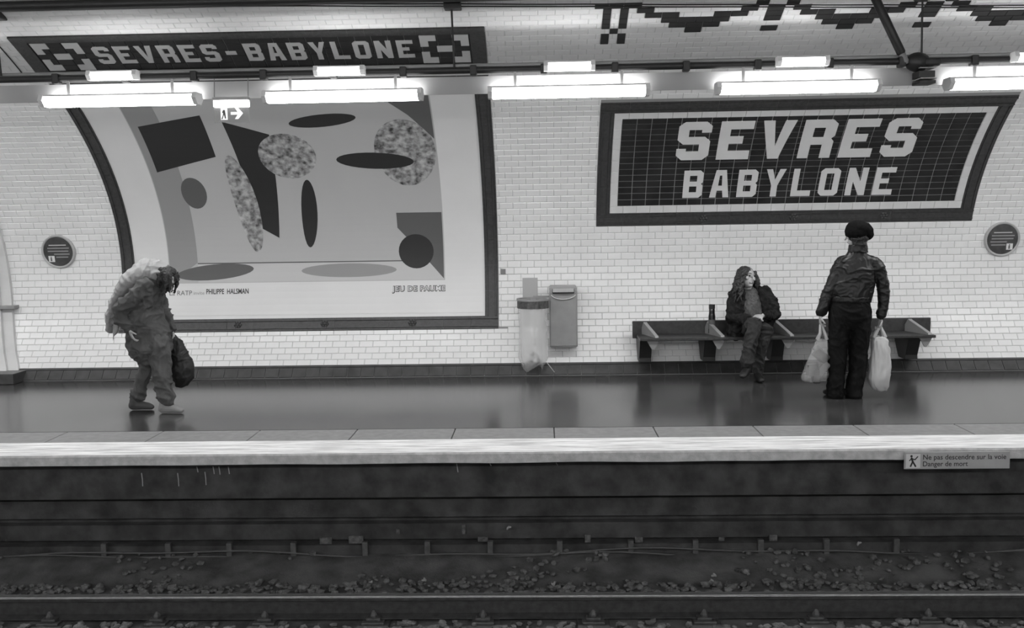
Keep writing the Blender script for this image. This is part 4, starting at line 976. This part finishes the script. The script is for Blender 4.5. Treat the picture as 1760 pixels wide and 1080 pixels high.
tube(ct, [K(268, 484), K(255, 500), K(247, 525), K(252, 555), K(259, 578), K(263, 590)], [(.09, .14), (.15, .19), (.155, .20), (.15, .19), (.155, .19), (.15, .18)], 18, (1, 0, 0))
tube(ct, [sl_, K(228, 514, YK-.2), el_, K(208, 552, YK-.2), wl_+Vector((0, 0, .02))], [.078, .075, .072, .064, .056], 14); tube(ct, [sr_, er_, wr_+Vector((0, 0, .02))], [.078, .07, .052], 14)
tube(ct, [K(256, 560), K(258, 582), K(257, 596)], [(.165, .19), (.19, .20), (.21, .20)], 18, (1, 0, 0)); tube(ct, [K(232, 565, YK-.1), K(228, 585, YK-.1), K(226, 596, YK-.1)], [.07, .06, .04], 12)
blob('coat', ct, .009, COAT, wk, 3, .020, 7.5, (1, .7, 1.4), 2)
cl_ = bmesh.new()
tube(cl_, [K(276, 466), K(258, 466), K(238, 477), K(220, 497), K(206, 520), K(197, 545), K(193, 566)], [(.10, .14), (.115, .18), (.115, .20), (.09, .20), (.066, .18), (.05, .15), (.03, .11)], 18, (0, 0, 1))
tube(cl_, [K(203, 545, YK-.1), K(197, 570, YK-.1), K(194, 586, YK-.1)], [.035, .022, .008], 10)
blob('cloth', cl_, .009, CLOTH, wk, 3, .018, 7, (1.4, .6, 1), 9)
hb = bmesh.new(); ball(hb, K(279, 474), (.098, .10, .095)); ball(hb, K(288, 468), (.075, .085, .05)); ball(hb, K(275, 490), (.07, .09, .075))
rs = random.Random(5)
for i in range(26):
    y = rs.uniform(-.09, .09); p0 = K(rs.uniform(270, 288), 462)+Vector((0, y, 0)); ln = rs.uniform(.14, .24); tube(hb, [p0, p0+Vector((.05, y*.2, -.05)), p0+Vector((.055+.02*math.sin(i), y*.3, -ln*.6)), p0+Vector((.035, y*.3, -ln))], [.02, .022, .018, .008], 7)
blob('hair', hb, .007, HAIR, wk, 1, .008, 30)
tr = bmesh.new(); tube(tr, [K(256, 570), K(259, 590)], [(.14, .16), (.13, .15)], 16, (1, 0, 0))
tube(tr, [K(254, 585, YK+.07), K(253, 612, YK+.06), kr, K(243, 662, YK+.07), ar+Vector((0, 0, .02))], [.092, .080, .068, .062, .070], 14)
tube(tr, [K(269, 585, YK-.07), K(275, 612, YK-.08), kf, K(281, 666, YK-.08), af+Vector((.0, 0, .02))], [.104, .10, .088, .078, .080], 14)
blob('trousers', tr, .009, TROU, wk, 3, .020, 8, (1, 1, .9), 4)
bm = bmesh.new(); p = K(222, 705, YK+.08); shoe(bm, (p.x, YK+.08, 0), (1, 0, 0), .25); blob('shoe', bm, .006, mat('grey_shoe', .06, .7), wk, 3)
bm = bmesh.new(); p = K(273, 709, YK-.08); shoe(bm, (p.x, YK-.08, 0), (1, -.06, 0), .25); blob('shoe', bm, .006, SHOEG, wk, 3)
db = thing('cloth_bag', 'dark full cloth bag hanging from the hand of the hunched person', 'bag', K(315, 660, YK+.16))
bm = bmesh.new(); yb = YK+.16
tube(bm, [K(294, 580, yb), K(301, 590, yb), K(308, 612, yb), K(312, 634, yb), K(313, 648, yb), K(313, 654, yb)], [(.045, .04), (.065, .06), (.098, .085), (.118, .10), (.112, .095), (.085, .08)], 18)
keep(blob('sack', bm, .009, DBAG, None, 4, .012, 9), db)
bm = bmesh.new(); tube(bm, [K(294, 586, yb), K(294.5, 572, yb)], [(.016, .012), (.012, .010)], 8); keep(obj('strap', bm, DBAG, smooth=True), db)
